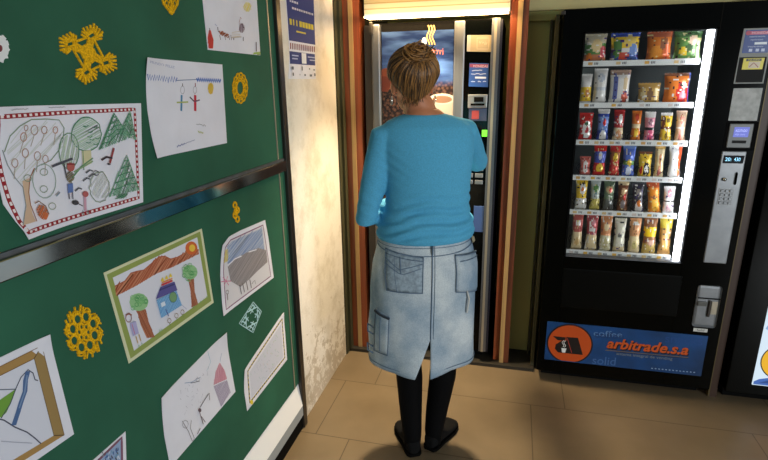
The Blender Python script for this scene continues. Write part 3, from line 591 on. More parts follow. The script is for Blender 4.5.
def grad_mat():   # printed backlit picture: blue sky of streaks over coffee beans
    m = bpy.data.materials.new('coffee_picture'); m.use_nodes = True; nt = m.node_tree; b = nt.nodes['Principled BSDF']; L = nt.links.new
    tc = nt.nodes.new('ShaderNodeTexCoord'); mp = nt.nodes.new('ShaderNodeMapping'); mp.inputs['Rotation'].default_value = (0, .7, 0); mp.inputs['Scale'].default_value = (3, 1, 14)
    n = nt.nodes.new('ShaderNodeTexNoise'); n.inputs['Scale'].default_value = 1.6; n.inputs['Detail'].default_value = 3
    r = nt.nodes.new('ShaderNodeValToRGB'); r.color_ramp.elements[0].position = .35; r.color_ramp.elements[1].position = .75
    r.color_ramp.elements[0].color = lin((22, 36, 72)); r.color_ramp.elements[1].color = lin((70, 98, 146))
    vo = nt.nodes.new('ShaderNodeTexVoronoi'); vo.inputs['Scale'].default_value = 60
    r2 = nt.nodes.new('ShaderNodeValToRGB'); r2.color_ramp.elements[0].color = lin((86, 60, 48)); r2.color_ramp.elements[1].color = lin((30, 22, 22)); r2.color_ramp.elements[1].position = .6
    sp = nt.nodes.new('ShaderNodeSeparateXYZ'); mr = nt.nodes.new('ShaderNodeMapRange'); mr.inputs[1].default_value = 1.50; mr.inputs[2].default_value = 1.54
    mx = nt.nodes.new('ShaderNodeMix'); mx.data_type = 'RGBA'
    L(tc.outputs['Object'], mp.inputs[0]); L(mp.outputs[0], n.inputs['Vector']); L(tc.outputs['Object'], vo.inputs['Vector']); L(tc.outputs['Object'], sp.inputs[0]); L(sp.outputs[2], mr.inputs[0])
    L(n.outputs['Fac'], r.inputs[0]); L(vo.outputs['Distance'], r2.inputs[0]); L(mr.outputs[0], mx.inputs[0]); L(r2.outputs[0], mx.inputs[6]); L(r.outputs[0], mx.inputs[7])
    L(mx.outputs[2], b.inputs['Base Color']); L(mx.outputs[2], b.inputs['Emission Color']); b.inputs['Emission Strength'].default_value = .3; b.inputs['Roughness'].default_value = .22
    return m
pp_ = MB().box(-.664, -.306, YC + .009, YC + .013, .68, 1.765, grad_mat()).build('picture_panel', cm)
A = Art(plC, cp)
A.fill(A.ell(385, 80, 7, 12, 16), (110, 56, 38)); A.fill(A.ell(384, 84, 6, 8, 14), (90, 40, 30))
A.fill([(430, 100), (456, 98), (455, 118), (449, 128), (438, 128), (431, 114)], (150, 140, 128)); A.fill(A.ell(442, 99, 13, 5.5, 20), (172, 162, 148)); A.fill(A.ell(442, 99.5, 10, 3.8, 20), (112, 84, 66))
for x in (427.8, 430.6, 433.2): A.stroke([(x + 1.3 * math.sin(t * .9), 25 + t * 2.2) for t in range(10)], .006, (206, 172, 110))
A.fill(A.ell(424, 41.5, 2.6, 4.4), (196, 204, 220)); A.text('nirri', [(431, 53.5), (443, 54.5), (431, 47.5)], (206, 104, 70))
join(pp_, A.build('picture_motif', cm, base=.0032, mf=printed))
plM = lambda a, b, o: (a, YC - o, b)
MB().box(-.252, -.128, YC + .004, YC + .03, .08, 1.80, M['black']).build('control_column', cm)
A = Art(plM, cp); A.fill([(467.3, 35), (492, 35), (491, 52), (466.6, 51.5)], (140, 128, 104)); A.stroke([(477, 38), (489, 38), (488.6, 49), (477, 49)], .002, (176, 160, 140), closed=True); A.fill([(467.3, 35), (471, 35), (470, 51.5), (466.6, 51.5)], (150, 146, 140)); A.wiggle(479, 43, 487, 43, 2, .002, (190, 160, 140))
A.build('price_card', cm, base=-.003)
A = Art(plM, cp); A.fill([(469.4, 63), (489, 63.4), (488, 87), (468.6, 86.5)], (46, 84, 156)); A.fill([(469.8, 64), (488.2, 64.2), (488, 67.5), (469.6, 67.2)], (150, 70, 90)); A.text('MONEDAS', [(473, 67.4), (488, 67.6), (473, 65)], (226, 200, 210))
for y, a, b in ((70.5, 472, 482), (74, 471, 486), (81.5, 471, 475), (81.5, 478, 481), (81.5, 483, 486)): A.wiggle(a, y, b, y, .5, .0032, (206, 214, 236), 8)
A.stroke([(475, 77.5), (486, 77.8)], .009, (226, 230, 240)); A.build('instruction_sticker', cm, base=-.003, mf=printed)
x0, z1 = cp(468.2, 94.5); x1, z0 = cp(487, 108)
MB().box(x0, x1, YC - .01, YC + .01, z0, z1, M['steel'], .003).box(x0 + .03, x0 + .075, YC - .014, YC, z1 - .035, z1 - .012, M['matblack']).box(x0 + .014, x1 - .012, YC - .013, YC, z0 + .012, z0 + .022, M['matblack']).build('coin_slot', cm)
x0, z1 = cp(469, 108.5); x1, z0 = cp(486.5, 121)
MB().box(x0, x1, YC - .004, YC + .01, z0, z1, glow((96, 116, 150), .25), .002).box(x0 + .015, x0 + .05, YC - .008, YC, z0 + .01, z1 - .01, printed((150, 60, 60))).build('banknote_slot', cm)
x0, z1 = cp(482, 130); x1, z0 = cp(487, 136.5)
MB().box(x0, x1, YC - .004, YC + .01, z0, z1, glow((120, 255, 60), 1.6), .001).build('indicator_lamp', cm)
k = MB()
for r in range(5):
    for c_ in range(2): k.box(-.232 + c_ * .05, -.192 + c_ * .05, YC - .006, YC + .006, 1.02 + r * .034, 1.042 + r * .034, M['steel'], .003)
k.build('selection_keypad', cm)
x0, z1 = cp(474, 206); x1, z0 = cp(483, 232)
MB().box(x0, x1, YC - .002, YC + .006, z0, z1, printed((70, 96, 150))).build('notice_plate', cm)
MB().box(-.62, -.35, YC + .004, YC + .014, .70, .92, M['matblack'], .01).box(-.61, -.36, YC - .002, YC + .008, .90, .915, M['steel']).build('cup_door', cm)

# ------------------------------------------------------------------ snack machine
YS = 2.49
sm = thing('snack_machine', 'tall black snack vending machine with lit window of packets', 'vending machine', (.59, 2.9, 0))
K = M['black']; b = MB()
X0, X1, Z0, Z1 = .18, .995, .06, 1.818; wx0, wx1, wz0, wz1 = .268, .788, .700, 1.722
b.box(X0, X0 + .02, 2.53, 3.30, Z0, Z1, K).box(X1 - .02, X1, 2.53, 3.30, Z0, Z1, K).box(X0, X1, 2.53, 3.30, Z1 - .02, Z1, K).box(X0, X1, 2.53, 3.30, Z0, Z0 + .02, K).box(X0, X1, 3.28, 3.30, Z0, Z1, K)
b.box(.80, .82, 2.53, 3.2, .62, Z1 - .02, K); b.build('cabinet', sm)
b = MB(); b.box(X0, wx0, YS, 2.53, Z0, Z1, K, .004).box(wx1, X1, YS, 2.53, Z0, Z1, K, .004).box(wx0, wx1, YS, 2.53, wz1, Z1, K).box(wx0, wx1, YS, 2.53, Z0, wz0, K); b.build('door', sm)
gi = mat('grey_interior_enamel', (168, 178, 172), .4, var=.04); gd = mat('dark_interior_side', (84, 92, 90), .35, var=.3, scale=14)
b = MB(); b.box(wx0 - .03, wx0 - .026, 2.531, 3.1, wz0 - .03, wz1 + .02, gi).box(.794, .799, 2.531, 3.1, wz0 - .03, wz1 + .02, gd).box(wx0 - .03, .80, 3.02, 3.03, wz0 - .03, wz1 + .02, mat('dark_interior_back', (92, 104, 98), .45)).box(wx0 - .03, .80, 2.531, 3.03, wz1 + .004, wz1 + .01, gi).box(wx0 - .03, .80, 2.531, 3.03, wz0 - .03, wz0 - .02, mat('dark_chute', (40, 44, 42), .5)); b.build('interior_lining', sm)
b = MB(); t = .008
for a in ((wx0, wx0 + t, wz0, wz1), (wx1 - t, wx1, wz0, wz1)): b.box(a[0], a[1], YS - .003, YS + .03, a[2], a[3], M['matblack'])
b.box(wx0, wx1, YS - .003, YS + .03, wz1 - .005, wz1, M['matblack']).box(wx0, wx1, YS - .003, YS + .03, wz0, wz0 + .006, M['alu']); b.build('window_gasket', sm)
MB().box(.753, .776, 2.500, 2.522, wz0 + .008, wz1 - .006, glow((240, 246, 255), 14)).build('lamp_tube', sm)
MB().box(.30, .74, 2.505, 2.522, wz1 + .0, wz1 + .012, glow((240, 246, 255), 3)).build('hidden_top_fill', sm)  # hidden glowing strip added for extra ambient light on the shelves
gm = bpy.data.materials.new('window_glass'); gm.use_nodes = True; nt = gm.node_tree; nt.nodes.clear()
o_ = nt.nodes.new('ShaderNodeOutputMaterial'); mx = nt.nodes.new('ShaderNodeMixShader'); tr = nt.nodes.new('ShaderNodeBsdfTransparent'); gl = nt.nodes.new('ShaderNodeBsdfGlossy'); gl.inputs['Roughness'].default_value = .03; fr = nt.nodes.new('ShaderNodeFresnel'); fr.inputs[0].default_value = 1.45
nt.links.new(fr.outputs[0], mx.inputs[0]); nt.links.new(tr.outputs[0], mx.inputs[1]); nt.links.new(gl.outputs[0], mx.inputs[2]); nt.links.new(mx.outputs[0], o_.inputs[0])
MB().box(wx0 + t, wx1 - t, YS + .001, YS + .004, wz0 + .006, wz1 - .005, gm).build('window_pane', sm)

SP = lambda x, y: onY(x, y, YS)
plS = lambda a, b_, o: (a, YS - o, b_)
TZ = [1.605, 1.425, 1.258, 1.093, .925, .722]      # tops of the six price strips
TB = (1.60, 1.42, 1.25, 1.083, .915, .712)
stripm = mat('price_strip', (226, 230, 226), .45); wire = mat('black_wire_coil', (30, 30, 32), .3, .6)
trays = []
for i, z in enumerate(TZ):
    tb = MB().box(.262, .752, 2.548, 3.0, z - .022, z - .016, M['steel']).box(.262, .266, 2.548, 3.0, z - .02, z + .03, gi)
    tr_ = tb.build('tray', sm); trays.append(tr_)
    ps_ = MB().box(.270, .748, 2.532, 2.546, z - .024, z, stripm, .001).build('price_strip', tr_, 'white price strip with orange numbers')
    A = Art(lambda a, b_, o: (a, 2.532 - o, b_), lambda a, b_: (a, b_)); n = 4 if i < 2 else 7
    for j in range(n):
        x = .285 + (j + .15) * .46 / n; A.fill([(x, z - .018), (x + .018, z - .018), (x + .018, z - .006), (x, z - .006)], random.choice([(206, 160, 90), (222, 176, 80), (214, 186, 130)]) if random.random() < .7 else (210, 200, 190))
        for q in range(3): A.fill([(x + .026 + q * .006, z - .017), (x + .029 + q * .006, z - .017), (x + .029 + q * .006, z - .007), (x + .026 + q * .006, z - .007)], (70, 70, 76))
    join(ps_, A.build('price_mark', tr_, base=.0012))

def packet(name, x0, x1, zb, zt, look, label, shelf, kind='bag', lean=0, yy=2.575, deep=None):
    """a foil packet: pillow of two skins with crimped ends; look = (base colour, [(t0, t1, colour)...], [(u, t, ru, rt, colour)...])"""
    w = x1 - x0; h = zt - zb; d = deep or min(.035, w * .45); cx = (x0 + x1) / 2; nu, nv = 14, 22
    base, bands, spots = look; mb = MB(); vs = []; seed = random.random() * 50
    def col(u, t):
        c = base
        for a, b_, cc in bands:
            if a <= t <= b_: c = cc
        for su, st, ru, rt, cc in spots:
            if ((u - su) / ru) ** 2 + ((t - st) / rt) ** 2 < 1: c = cc
        nn_ = noise.noise(Vector((u * 3.4 + seed, t * 12, seed)))      # small print all over the foil
        if .04 < t < .96:
            if nn_ > .44: c = accents[0]
            elif nn_ < -.50: c = accents[1]
        return c
    accents = random.choice([((232, 228, 216), (50, 40, 40)), ((240, 236, 226), (70, 50, 110)), ((226, 210, 150), (60, 44, 36))])
    for sgn in (-1, 1):
        for j in range(nv + 1):
            t = j / nv; e = min(t, 1 - t)
            for i in range(nu + 1):
                u = i / nu * 2 - 1; wp = 1 - .10 * math.sin(PI * t) - (.07 * math.exp(-((t - .48) / .1) ** 2) if kind == 'bag' else 0)
                th = d * max(0, 1 - abs(u) ** 3) ** .6 * min(1, max(0, (e - .05) / .2)) ** .6 * (1 - .3 * math.exp(-((t - .5) / .08) ** 2) * (kind == 'bag'))
                th += .0022 * noise.noise(Vector((u * 3 + seed, t * 6, sgn))); zz = zb + h * t + (.002 * (1 if i % 2 else -1) if j in (0, nv) else 0)
                vs.append((cx + u * w / 2 * wp + lean * (t - .5) * w, yy + sgn * th * .5 + .02 * t, zz))
    n1 = (nu + 1) * (nv + 1)
    for s_ in (0, 1):
        for j in range(nv):
            for i in range(nu):
                a = s_ * n1 + j * (nu + 1) + i; q = (a, a + 1, a + nu + 2, a + nu + 1); q = q if s_ == 0 else q[::-1]
                u = (i + .5) / nu * 2 - 1; t = (j + .5) / nv; c = col(u, t); mt = mat('foil_%d_%d_%d' % c, c, .24, .15, spec=.6)
                k = mb.m(mt); mb.f.append(q); mb.mi.append(k); mb.sm.append(True)
    mb.v = vs
    for j in range(nv):   # side welds
        for i in (0, nu):
            a = j * (nu + 1) + i; q = (a, a + nu + 1, a + nu + 1 + n1, a + n1); mb.f.append(q if i == 0 else q[::-1]); mb.mi.append(mb.m(mat('foil_%d_%d_%d' % base, base, .35))); mb.sm.append(True)
    o = mb.build(name); return tag(o, label, 'snack', shelf)
W_ = (232, 230, 224); RD = (206, 44, 36); BU = (52, 78, 168); YW_ = (236, 196, 52); GR = (92, 140, 72); OR = (222, 122, 40); BN = (120, 72, 44); CR = (228, 206, 160); PK = (220, 150, 160); GD = (198, 158, 84); DK = (44, 36, 36); LBU = (120, 150, 210)
ords = ['top', 'second', 'third', 'fourth', 'fifth', 'bottom']
rows = [
 [(583, 606, 31, (GR, [(0, .3, (196, 120, 80)), (.7, 1, (206, 196, 170))], [(.1, .6, .5, .22, (232, 206, 150)), (.7, .4, .3, .2, (214, 92, 100)), (-.6, .2, .3, .15, OR)]), 'crisp_bag', 'green and pink crisp bag with a cream centre'),
  (609, 639, 31, (YW_, [(0, .35, (70, 96, 160)), (.35, .5, W_), (.85, 1, BU)], [(-.6, .5, .3, .3, GR), (.3, .7, .4, .2, (236, 206, 110)), (-.1, .25, .35, .14, (212, 84, 60)), (.6, .45, .3, .2, LBU)]), 'crisp_bag', 'yellow and blue crisp bag with a white stripe'),
  (645, 671, 31, (OR, [(.8, 1, (176, 92, 60)), (0, .1, (232, 190, 150))], [(-.3, .35, .5, .2, (236, 150, 50)), (.3, .6, .35, .2, (150, 92, 60)), (.6, .3, .3, .3, (232, 110, 60))]), 'crisp_bag', 'big orange crisp bag'),
  (672, 701, 31, ((96, 140, 70), [(0, .14, W_), (.8, 1, (70, 110, 60))], [(.3, .7, .35, .16, (222, 190, 160)), (-.4, .35, .3, .14, YW_), (.7, .4, .2, .3, (226, 236, 190)), (0, .45, .25, .15, (60, 90, 50))]), 'crisp_bag', 'green crisp bag printed with pale crisps')],
 [(579, 591, 74, (YW_, [(0, .15, W_), (.6, 1, W_)], [(.2, .4, .4, .12, (200, 130, 60))]), 'snack_packet', 'narrow white and yellow packet, first from the left'),
  (592, 606, 68, (W_, [(.4, .5, (200, 204, 210))], [(0, .75, .6, .1, (190, 196, 206))]), 'snack_packet', 'plain silvery white packet'),
  (608, 629, 70, (W_, [(.88, 1, (180, 150, 130))], [(-.5, .5, .25, .4, (96, 110, 176)), (.5, .25, .3, .2, (200, 90, 66)), (.5, .6, .25, .2, (214, 190, 150))]), 'snack_packet', 'white packet with blue lettering and a red patch'),
  (637, 660, 83, (GD, [(0, .1, CR)], [(0, .5, .25, .3, (120, 90, 60)), (-.6, .5, .2, .3, (226, 206, 150)), (.6, .5, .2, .3, (226, 206, 150))]), 'snack_packet', 'low golden beige packet'),
  (662, 689, 73, (OR, [(.93, 1, BN)], [(.4, .4, .5, .35, RD), (.45, .62, .25, .1, CR), (.4, .3, .3, .14, (236, 120, 130)), (.95, .5, .15, .7, BU)]), 'snack_packet', 'broad orange packet with a red badge and blue edge')],
 [(578, 592, 113, (RD, [], [(.1, .42, .7, .3, W_), (.1, .42, .3, .12, (206, 60, 70)), (0, .62, .3, .06, (60, 110, 70))]), 'crisp_bag', 'bright red crisp bag with a round white face'),
  (596, 608, 108, (BU, [(.35, .75, LBU), (.85, 1, W_)], [(0, .2, .6, .16, W_), (.2, .6, .3, .12, RD)]), 'snack_packet', 'blue snack packet with white patches'),
  (612, 623, 110, ((176, 40, 36), [(0, .45, CR)], [(.2, .72, .4, .16, W_), (0, .25, .6, .14, (214, 150, 100))]), 'snack_packet', 'dark red snack packet with a cream foot'),
  (630, 640, 111, (OR, [(.45, .6, CR)], [(0, .3, .5, .14, YW_), (0, .8, .5, .1, (200, 70, 40))]), 'snack_packet', 'amber orange snack packet'),
  (643, 654, 112, (PK, [(.8, 1, W_), (.42, .52, DK)], [(.1, .25, .6, .18, (206, 80, 116)), (0, .68, .4, .1, (130, 90, 100))]), 'snack_packet', 'pink and white snack packet'),
  (659, 671, 113, (YW_, [(.45, .55, BN), (.9, 1, W_)], [(-.6, .7, .3, .2, BN), (.2, .75, .4, .08, (120, 100, 30)), (0, .25, .3, .12, (140, 110, 40))]), 'snack_packet', 'yellow snack packet with brown bands'),
  (674, 685, 111, ((206, 170, 140), [(.45, .52, W_)], [(0, .75, .4, .16, (160, 84, 60)), (0, .25, .5, .18, (226, 140, 120))]), 'snack_packet', 'beige snack packet with rust patches')],
 [(579, 590, 157, ((214, 110, 96), [], [(0, .5, .5, .32, W_), (0, .5, .2, .12, RD)]), 'snack_packet', 'short red and white packet, first from the left'),
  (592, 605, 144, (RD, [(.45, .8, (70, 84, 170))], [(0, .3, .6, .14, YW_), (0, .68, .3, .14, (200, 206, 226))]), 'snack_packet', 'red packet with a blue middle and yellow patch'),
  (608, 619, 144, ((196, 50, 44), [(.55, .8, (160, 96, 50))], [(0, .65, .5, .14, YW_), (0, .25, .5, .14, (226, 80, 60))]), 'snack_packet', 'red packet with a yellow emblem'),
  (621, 634, 143, ((84, 110, 196), [(.4, .55, GR), (.9, 1, LBU)], [(0, .22, .5, .14, (220, 230, 244)), (.1, .48, .4, .1, YW_)]), 'snack_packet', 'blue and green packet'),
  (637, 651, 152, (YW_, [(.9, 1, BN)], [(.2, .35, .55, .26, DK), (.2, .35, .3, .14, W_), (-.6, .3, .2, .16, RD)]), 'snack_packet', 'yellow packet with a round black emblem'),
  (653, 663, 145, (CR, [(.9, 1, GD)], [(0, .5, .35, .3, (200, 140, 96)), (0, .2, .5, .1, (170, 90, 80))]), 'snack_packet', 'narrow cream packet'),
  (667, 680, 145, (W_, [], [(.7, .7, .35, .4, (226, 90, 44)), (.6, .25, .3, .14, (226, 120, 60))]), 'snack_packet', 'white packet with an orange edge')],
 [(574, 586, 179, (YW_, [(0, .42, W_)], [(.2, .7, .5, .18, W_), (.1, .7, .3, .06, OR)]), 'snack_packet', 'yellow packet with a white foot'),
  (589, 599, 180, ((196, 206, 200), [(0, .4, (206, 190, 96))], [(0, .75, .6, .1, GR), (0, .6, .4, .06, (120, 150, 150))]), 'snack_packet', 'silver and green packet with a mustard foot'),
  (602, 613, 181, ((110, 130, 100), [(0, .4, (92, 96, 92))], [(0, .72, .7, .12, (206, 176, 130)), (.2, .7, .3, .06, RD)]), 'snack_packet', 'dark green packet with a tan badge'),
  (616, 627, 181, (BN, [(.85, 1, CR)], [(0, .66, .5, .12, (214, 176, 130)), (.3, .5, .3, .1, RD), (0, .25, .5, .14, (130, 120, 120))]), 'snack_packet', 'brown packet with a cream top'),
  (631, 643, 184, ((60, 58, 66), [], [(.1, .2, .7, .2, (214, 206, 196)), (.1, .34, .4, .1, OR), (0, .7, .4, .14, (150, 140, 130))]), 'snack_packet', 'charcoal packet with a white base'),
  (646, 659, 182, ((232, 140, 36), [(.8, 1, (190, 84, 40))], [(.1, .3, .6, .24, (240, 180, 60)), (0, .52, .6, .05, BN)]), 'snack_packet', 'leaning orange and amber packet'),
  (662, 674, 187, (W_, [(.45, .52, DK)], [(0, .75, .5, .14, PK), (0, .25, .6, .16, (230, 180, 184))]), 'snack_packet', 'white and pink packet, last on the right')],
 [(570, 581, 213, ((190, 96, 90), [(0, .5, CR)], [(0, .75, .5, .08, W_), (0, .25, .5, .1, (206, 170, 110))]), 'sandwich_pack', 'red and cream sandwich pack, first from the left'),
  (584, 596, 215, ((186, 84, 88), [(0, .45, CR)], [(0, .6, .6, .06, W_), (.1, .8, .3, .08, PK)]), 'sandwich_pack', 'second red and cream sandwich pack from the left'),
  (598, 610, 216, ((214, 146, 96), [(0, .45, (220, 214, 176))], [(0, .7, .5, .1, CR), (0, .25, .5, .14, (190, 180, 130))]), 'sandwich_pack', 'tan and cream sandwich pack'),
  (612, 624, 219, ((226, 222, 200), [(0, .2, CR)], [(.2, .9, .4, .03, (80, 80, 80)), (0, .5, .7, .03, (110, 110, 100))]), 'sandwich_pack', 'plain ivory sandwich pack'),
  (627, 639, 219, ((222, 160, 110), [(0, .5, CR)], [(0, .85, .6, .05, W_), (0, .25, .5, .12, (206, 190, 120))]), 'sandwich_pack', 'apricot and cream sandwich pack'),
  (641, 655, 219, ((150, 96, 56), [(.5, .78, (240, 200, 30)), (0, .3, (190, 160, 84))], [(.1, .35, .6, .08, (196, 150, 130))]), 'sandwich_pack', 'brown sandwich pack with a bright yellow label'),
  (657, 670, 218, ((198, 150, 84), [(.74, 1, (222, 196, 70))], [(0, .35, .5, .2, (216, 170, 96)), (.2, .42, .7, .03, BN)]), 'sandwich_pack', 'golden sandwich pack with a mustard top')]]
strips_px = [58.7, 100.5, 138.5, 174.8, 209.5, 251.5]
for i, row in enumerate(rows):
    z = TZ[i]; g = 'packets on the %s shelf of the snack machine' % ords[i]
    for j, (xa, xb, yt, look, nm, lb_) in enumerate(row):
        yy = 2.58; a = onY(xa, strips_px[i], yy)[0]; b_ = onY(xb, strips_px[i], yy)[0]; zt = onY((xa + xb) / 2, yt, yy)[1]; zb = z - .014
        top = (wz1 + .0) if i == 0 else TZ[i - 1] - .032; zt = min(zt, top)
        lean = -.35 if (i == 4 and j == 5) else (-.15 if i == 4 and j == 4 else 0)
        packet(nm, a, b_, zb, zt, look, lb_ + ' on the %s shelf' % ords[i], g, 'bag' if i > 1 else 'big', lean, yy, deep=(.05 if i < 2 else .032))
        # holding coil
        mb = MB(); r = min(.024, (b_ - a) * .42); pts = []; cx = (a + b_) / 2; zc = zb + r * 1.15; kk = 18
        for q in range(kk * 3): th = 2 * PI * q / kk - PI / 2; pts.append((cx + r * 1.18 * math.cos(th), 2.554 + .052 * q / kk, zc + r * 1.1 * math.sin(th)))
        mb.tube(pts, .0014, wire, 5).build('coil', trays[i])

# control panel on the snack machine door
pl0 = lambda x, y: SP(x, y)
A = Art(plS, lambda a, b_: (a, b_)); A.fill([(.872, 1.500), (.980, 1.500), (.982, 1.714), (.876, 1.714)], (150, 152, 150)); A.fill([(.877, 1.505), (.975, 1.505), (.975, 1.604), (.877, 1.604)], (12, 12, 12))
A.build('panel_surround', sm, base=.001, thick=.002)
A = Art(plS, lambda a, b_: (a, b_)); A.fill([(.882, 1.620), (.974, 1.620), (.975, 1.708), (.884, 1.708)], (24, 60, 134)); A.fill([(.896, 1.690), (.974, 1.690), (.974, 1.703), (.896, 1.703)], (196, 84, 110)); A.fill(A.ell(.894, 1.697, .009, .009, 14), (170, 50, 80)); A.text('MONEDAS', [(.906, 1.692), (.970, 1.692), (.906, 1.701)], (226, 190, 206))
for z, p, q in ((1.680, .90, .955), (1.668, .905, .95), (1.642, .90, .955)): A.text('importe exacto', [(p, z), (q, z), (p, z + .006)], (196, 208, 236))
A.fill([(.922, 1.652), (.966, 1.652), (.966, 1.661), (.922, 1.661)], (226, 232, 240))
for x in (.906, .930, .950): A.fill([(x, 1.625), (x + .012, 1.625), (x + .012, 1.636), (x, 1.636)], (186, 196, 226))
A.build('instruction_sticker', sm, base=.0035, mf=printed)
A = Art(plS, lambda a, b_: (a, b_)); A.fill([(.892, 1.556), (.966, 1.556), (.968, 1.600), (.893, 1.600)], (222, 206, 40)); A.fill([(.903, 1.588), (.958, 1.588), (.958, 1.598), (.903, 1.598)], (40, 38, 24)); A.fill([(.914, 1.561), (.955, 1.561), (.955, 1.586), (.914, 1.586)], (206, 190, 160)); A.stroke([(.918, 1.566), (.932, 1.582), (.950, 1.564)], .003, (150, 70, 60)); A.text('PELIGRO', [(.910, 1.590), (.952, 1.590), (.910, 1.596)], (222, 206, 40))
A.build('warning_sticker', sm, base=.0035, mf=printed)
MB().box(.876, .982, YS - .002, YS + .004, 1.350, 1.482, mat('mottled_grey_card', (176, 178, 176), .6, var=.1, scale=40)).build('blank_card', sm)
MB().box(.872, .992, YS - .0012, YS + .004, 1.226, 1.345, M['matblack']).build('display_recess', sm)
MB().box(.884, .974, YS - .006, YS + .004, 1.236, 1.338, mat('display_bezel', (104, 106, 106), .45, .3), .003).build('display_bezel', sm)
A = Art(plS, lambda a, b_: (a, b_)); sc = glow((110, 120, 214), .9); A.fill([(.902, 1.282), (.958, 1.282), (.960, 1.324), (.903, 1.324)], sc); A.text('AGOTADO', [(.908, 1.304), (.952, 1.304), (.908, 1.314)], glow((190, 200, 255), 1.2)); A.text('elija otro', [(.908, 1.290), (.946, 1.290), (.908, 1.298)], glow((170, 180, 245), 1.0)); A.fill([(.902, 1.256), (.955, 1.256), (.955, 1.268), (.902, 1.268)], (20, 20, 22))
A.build('display_screen', sm, base=.0064)
MB().box(.872, .966, YS - .005, YS + .004, .712, 1.222, M['steel'], .004).build('coin_panel', sm)
A = Art(plS, lambda a, b_: (a, b_)); A.fill([(.880, 1.170), (.958, 1.170), (.960, 1.204), (.881, 1.204)], (10, 16, 26)); A.text('20:', [(.888, 1.180), (.912, 1.180), (.888, 1.195)], glow((150, 220, 255), 2)); A.text('430', [(.922, 1.180), (.946, 1.180), (.922, 1.195)], glow((150, 220, 255), 2))
A.build('credit_display', sm, base=.0056)
MB().tube([(.942, YS - .0062, 1.085), (.942, YS - .0062, 1.125)], .010, M['matblack'], 12, flat=.3).build('coin_slot', sm)
MB().tube([(.898, YS - .012, 1.100), (.898, YS - .004, 1.100)], .008, M['chrome'], 12).build('return_button', sm)
k = MB(); k.box(.886, .944, YS - .007, YS, .985, 1.060, mat('keypad_plate', (150, 152, 154), .4, .4))
for r in range(4):
    for c_ in range(3): k.box(.890 + c_ * .018, .904 + c_ * .018, YS - .011, YS, .989 + r * .018, 1.002 + r * .018, M['steel'], .002)
k.build('keypad', sm)
rp = MB().box(.868, .968, YS - .004, YS + .004, .392, .602, M['steel'], .012).build('coin_return_plate', sm)
MB().box(.876, .968, YS - .008, YS, .536, .541, M['matblack']).box(.876, .915, YS - .012, YS, .50, .522, mat('worn_metal', (96, 96, 92), .5, .5), .003).box(.922, .934, YS - .014, YS, .448, .53, M['darkalu'], .003).box(.936, .962, YS - .007, YS, .46, .525, M['alulight'], .002).build('latch', rp)
A = Art(plS, lambda a, b_: (a, b_)); A.fill([(.880, .364), (.940, .364), (.940, .382), (.880, .382)], (206, 206, 200)); A.text('Solid', [(.894, .368), (.926, .368), (.894, .379)], (30, 30, 30)); A.build('name_tag', sm, base=.0015)
MB().box(.27, .80, YS - .003, YS + .01, .43, .64, mat('black_flap', (7, 8, 7), .3, spec=.12), .006).build('delivery_flap', sm)
# sign with the company mark
MB().box(.216, .946, YS - .004, YS + .004, .130, .346, mat('blue_sign', (18, 64, 116), .35, var=.25, scale=5, emit=None)).build('sign_panel', sm)
def mark(A, cx, cz, r, disc, dark, cup, line, zmin, xmin):
    def clip(pts): return [(max(x, xmin), max(z, zmin)) for x, z in pts]
    A.fill(clip(A.ell(cx, cz, r * 1.07, r * 1.07, 40)), (34, 26, 30)); A.fill(clip(A.ell(cx, cz, r, r, 40)), disc)
    A.fill([(cx - .80 * r, cz + .34 * r), (cx - .2 * r, cz + .34 * r), (cx - .2 * r, cz + .22 * r), (cx - .36 * r, cz + .14 * r), (cx - .58 * r, cz + .15 * r)], dark)
    A.fill([(cx - .18 * r, cz + .36 * r), (cx + .36 * r, cz + .38 * r), (cx + .66 * r, cz - .52 * r), (cx - .50 * r, cz - .52 * r), (cx - .66 * r, cz - .34 * r), (cx - .64 * r, cz - .10 * r), (cx - .40 * r, cz + .12 * r), (cx - .16 * r, cz + .18 * r)], dark)
    A.stroke([(cx - .13 * r, cz + .30 * r), (cx + .14 * r, cz - .46 * r)], .0022, line)
    if cup:
        A.fill([(cx - .36 * r, cz - .26 * r), (cx - .12 * r, cz - .26 * r), (cx - .17 * r, cz - .5 * r), (cx - .31 * r, cz - .5 * r)], cup)
        for s_ in (0, .08): A.stroke([(cx - (.30 - s_) * r + .05 * r * math.sin(q), cz - .2 * r + q * .052 * r) for q in range(8)], .0026, cup)
A = Art(plS, lambda a, b_: (a, b_)); mark(A, .332, .232, .104, (200, 80, 28), (30, 24, 24), (240, 240, 236), (206, 70, 60), .134, .220)
A.build('company_mark', sm, base=.0045, mf=printed)
A = Art(plS, SP)
A.text('coffee', [(593, 335.2), (622, 337), (593, 329.6)], (96, 132, 180)); A.text('coffee', [(594.5, 337), (623.5, 338.8), (594.5, 331.4)], (30, 58, 104))
A.text('snacks', [(664, 341.5), (702, 345), (664.6, 333.5)], (34, 74, 136)); A.text('solid', [(591.5, 363.2), (615, 365), (592.3, 355.5)], (70, 108, 164))
A.text('arbitrade.s.a', [(607, 348.2), (688.6, 355.4), (607.8, 338.6)], (28, 22, 30), ital=.25, bold=.035); A.text('arbitrade.s.a', [(606, 347), (687.6, 354.2), (606.8, 337.4)], (206, 86, 30), ital=.25, bold=.025)
A.stroke([(605, 349.6), (688, 357)], .0022, (150, 120, 60)); A.stroke([(616, 351.4), (688, 358)], .0022, (36, 34, 40)); A.text('sistema integral de vending', [(616, 354.3), (672, 359.6), (616.2, 351.6)], (126, 134, 140))
for i in range(13): x = 651 + i * 3.5; y = 367.6 + i * .33; A.stroke([(x, y), (x + 1.6, y + .3)], .005, (150, 176, 210))
A.build('sign_lettering', sm, base=.005, mf=printed)
for x in (.23, .94):
    for y in (2.60, 3.2): MB().tube([(x, y, .012), (x, y, .06)], .02, M['matblack'], 12).build('foot', sm)
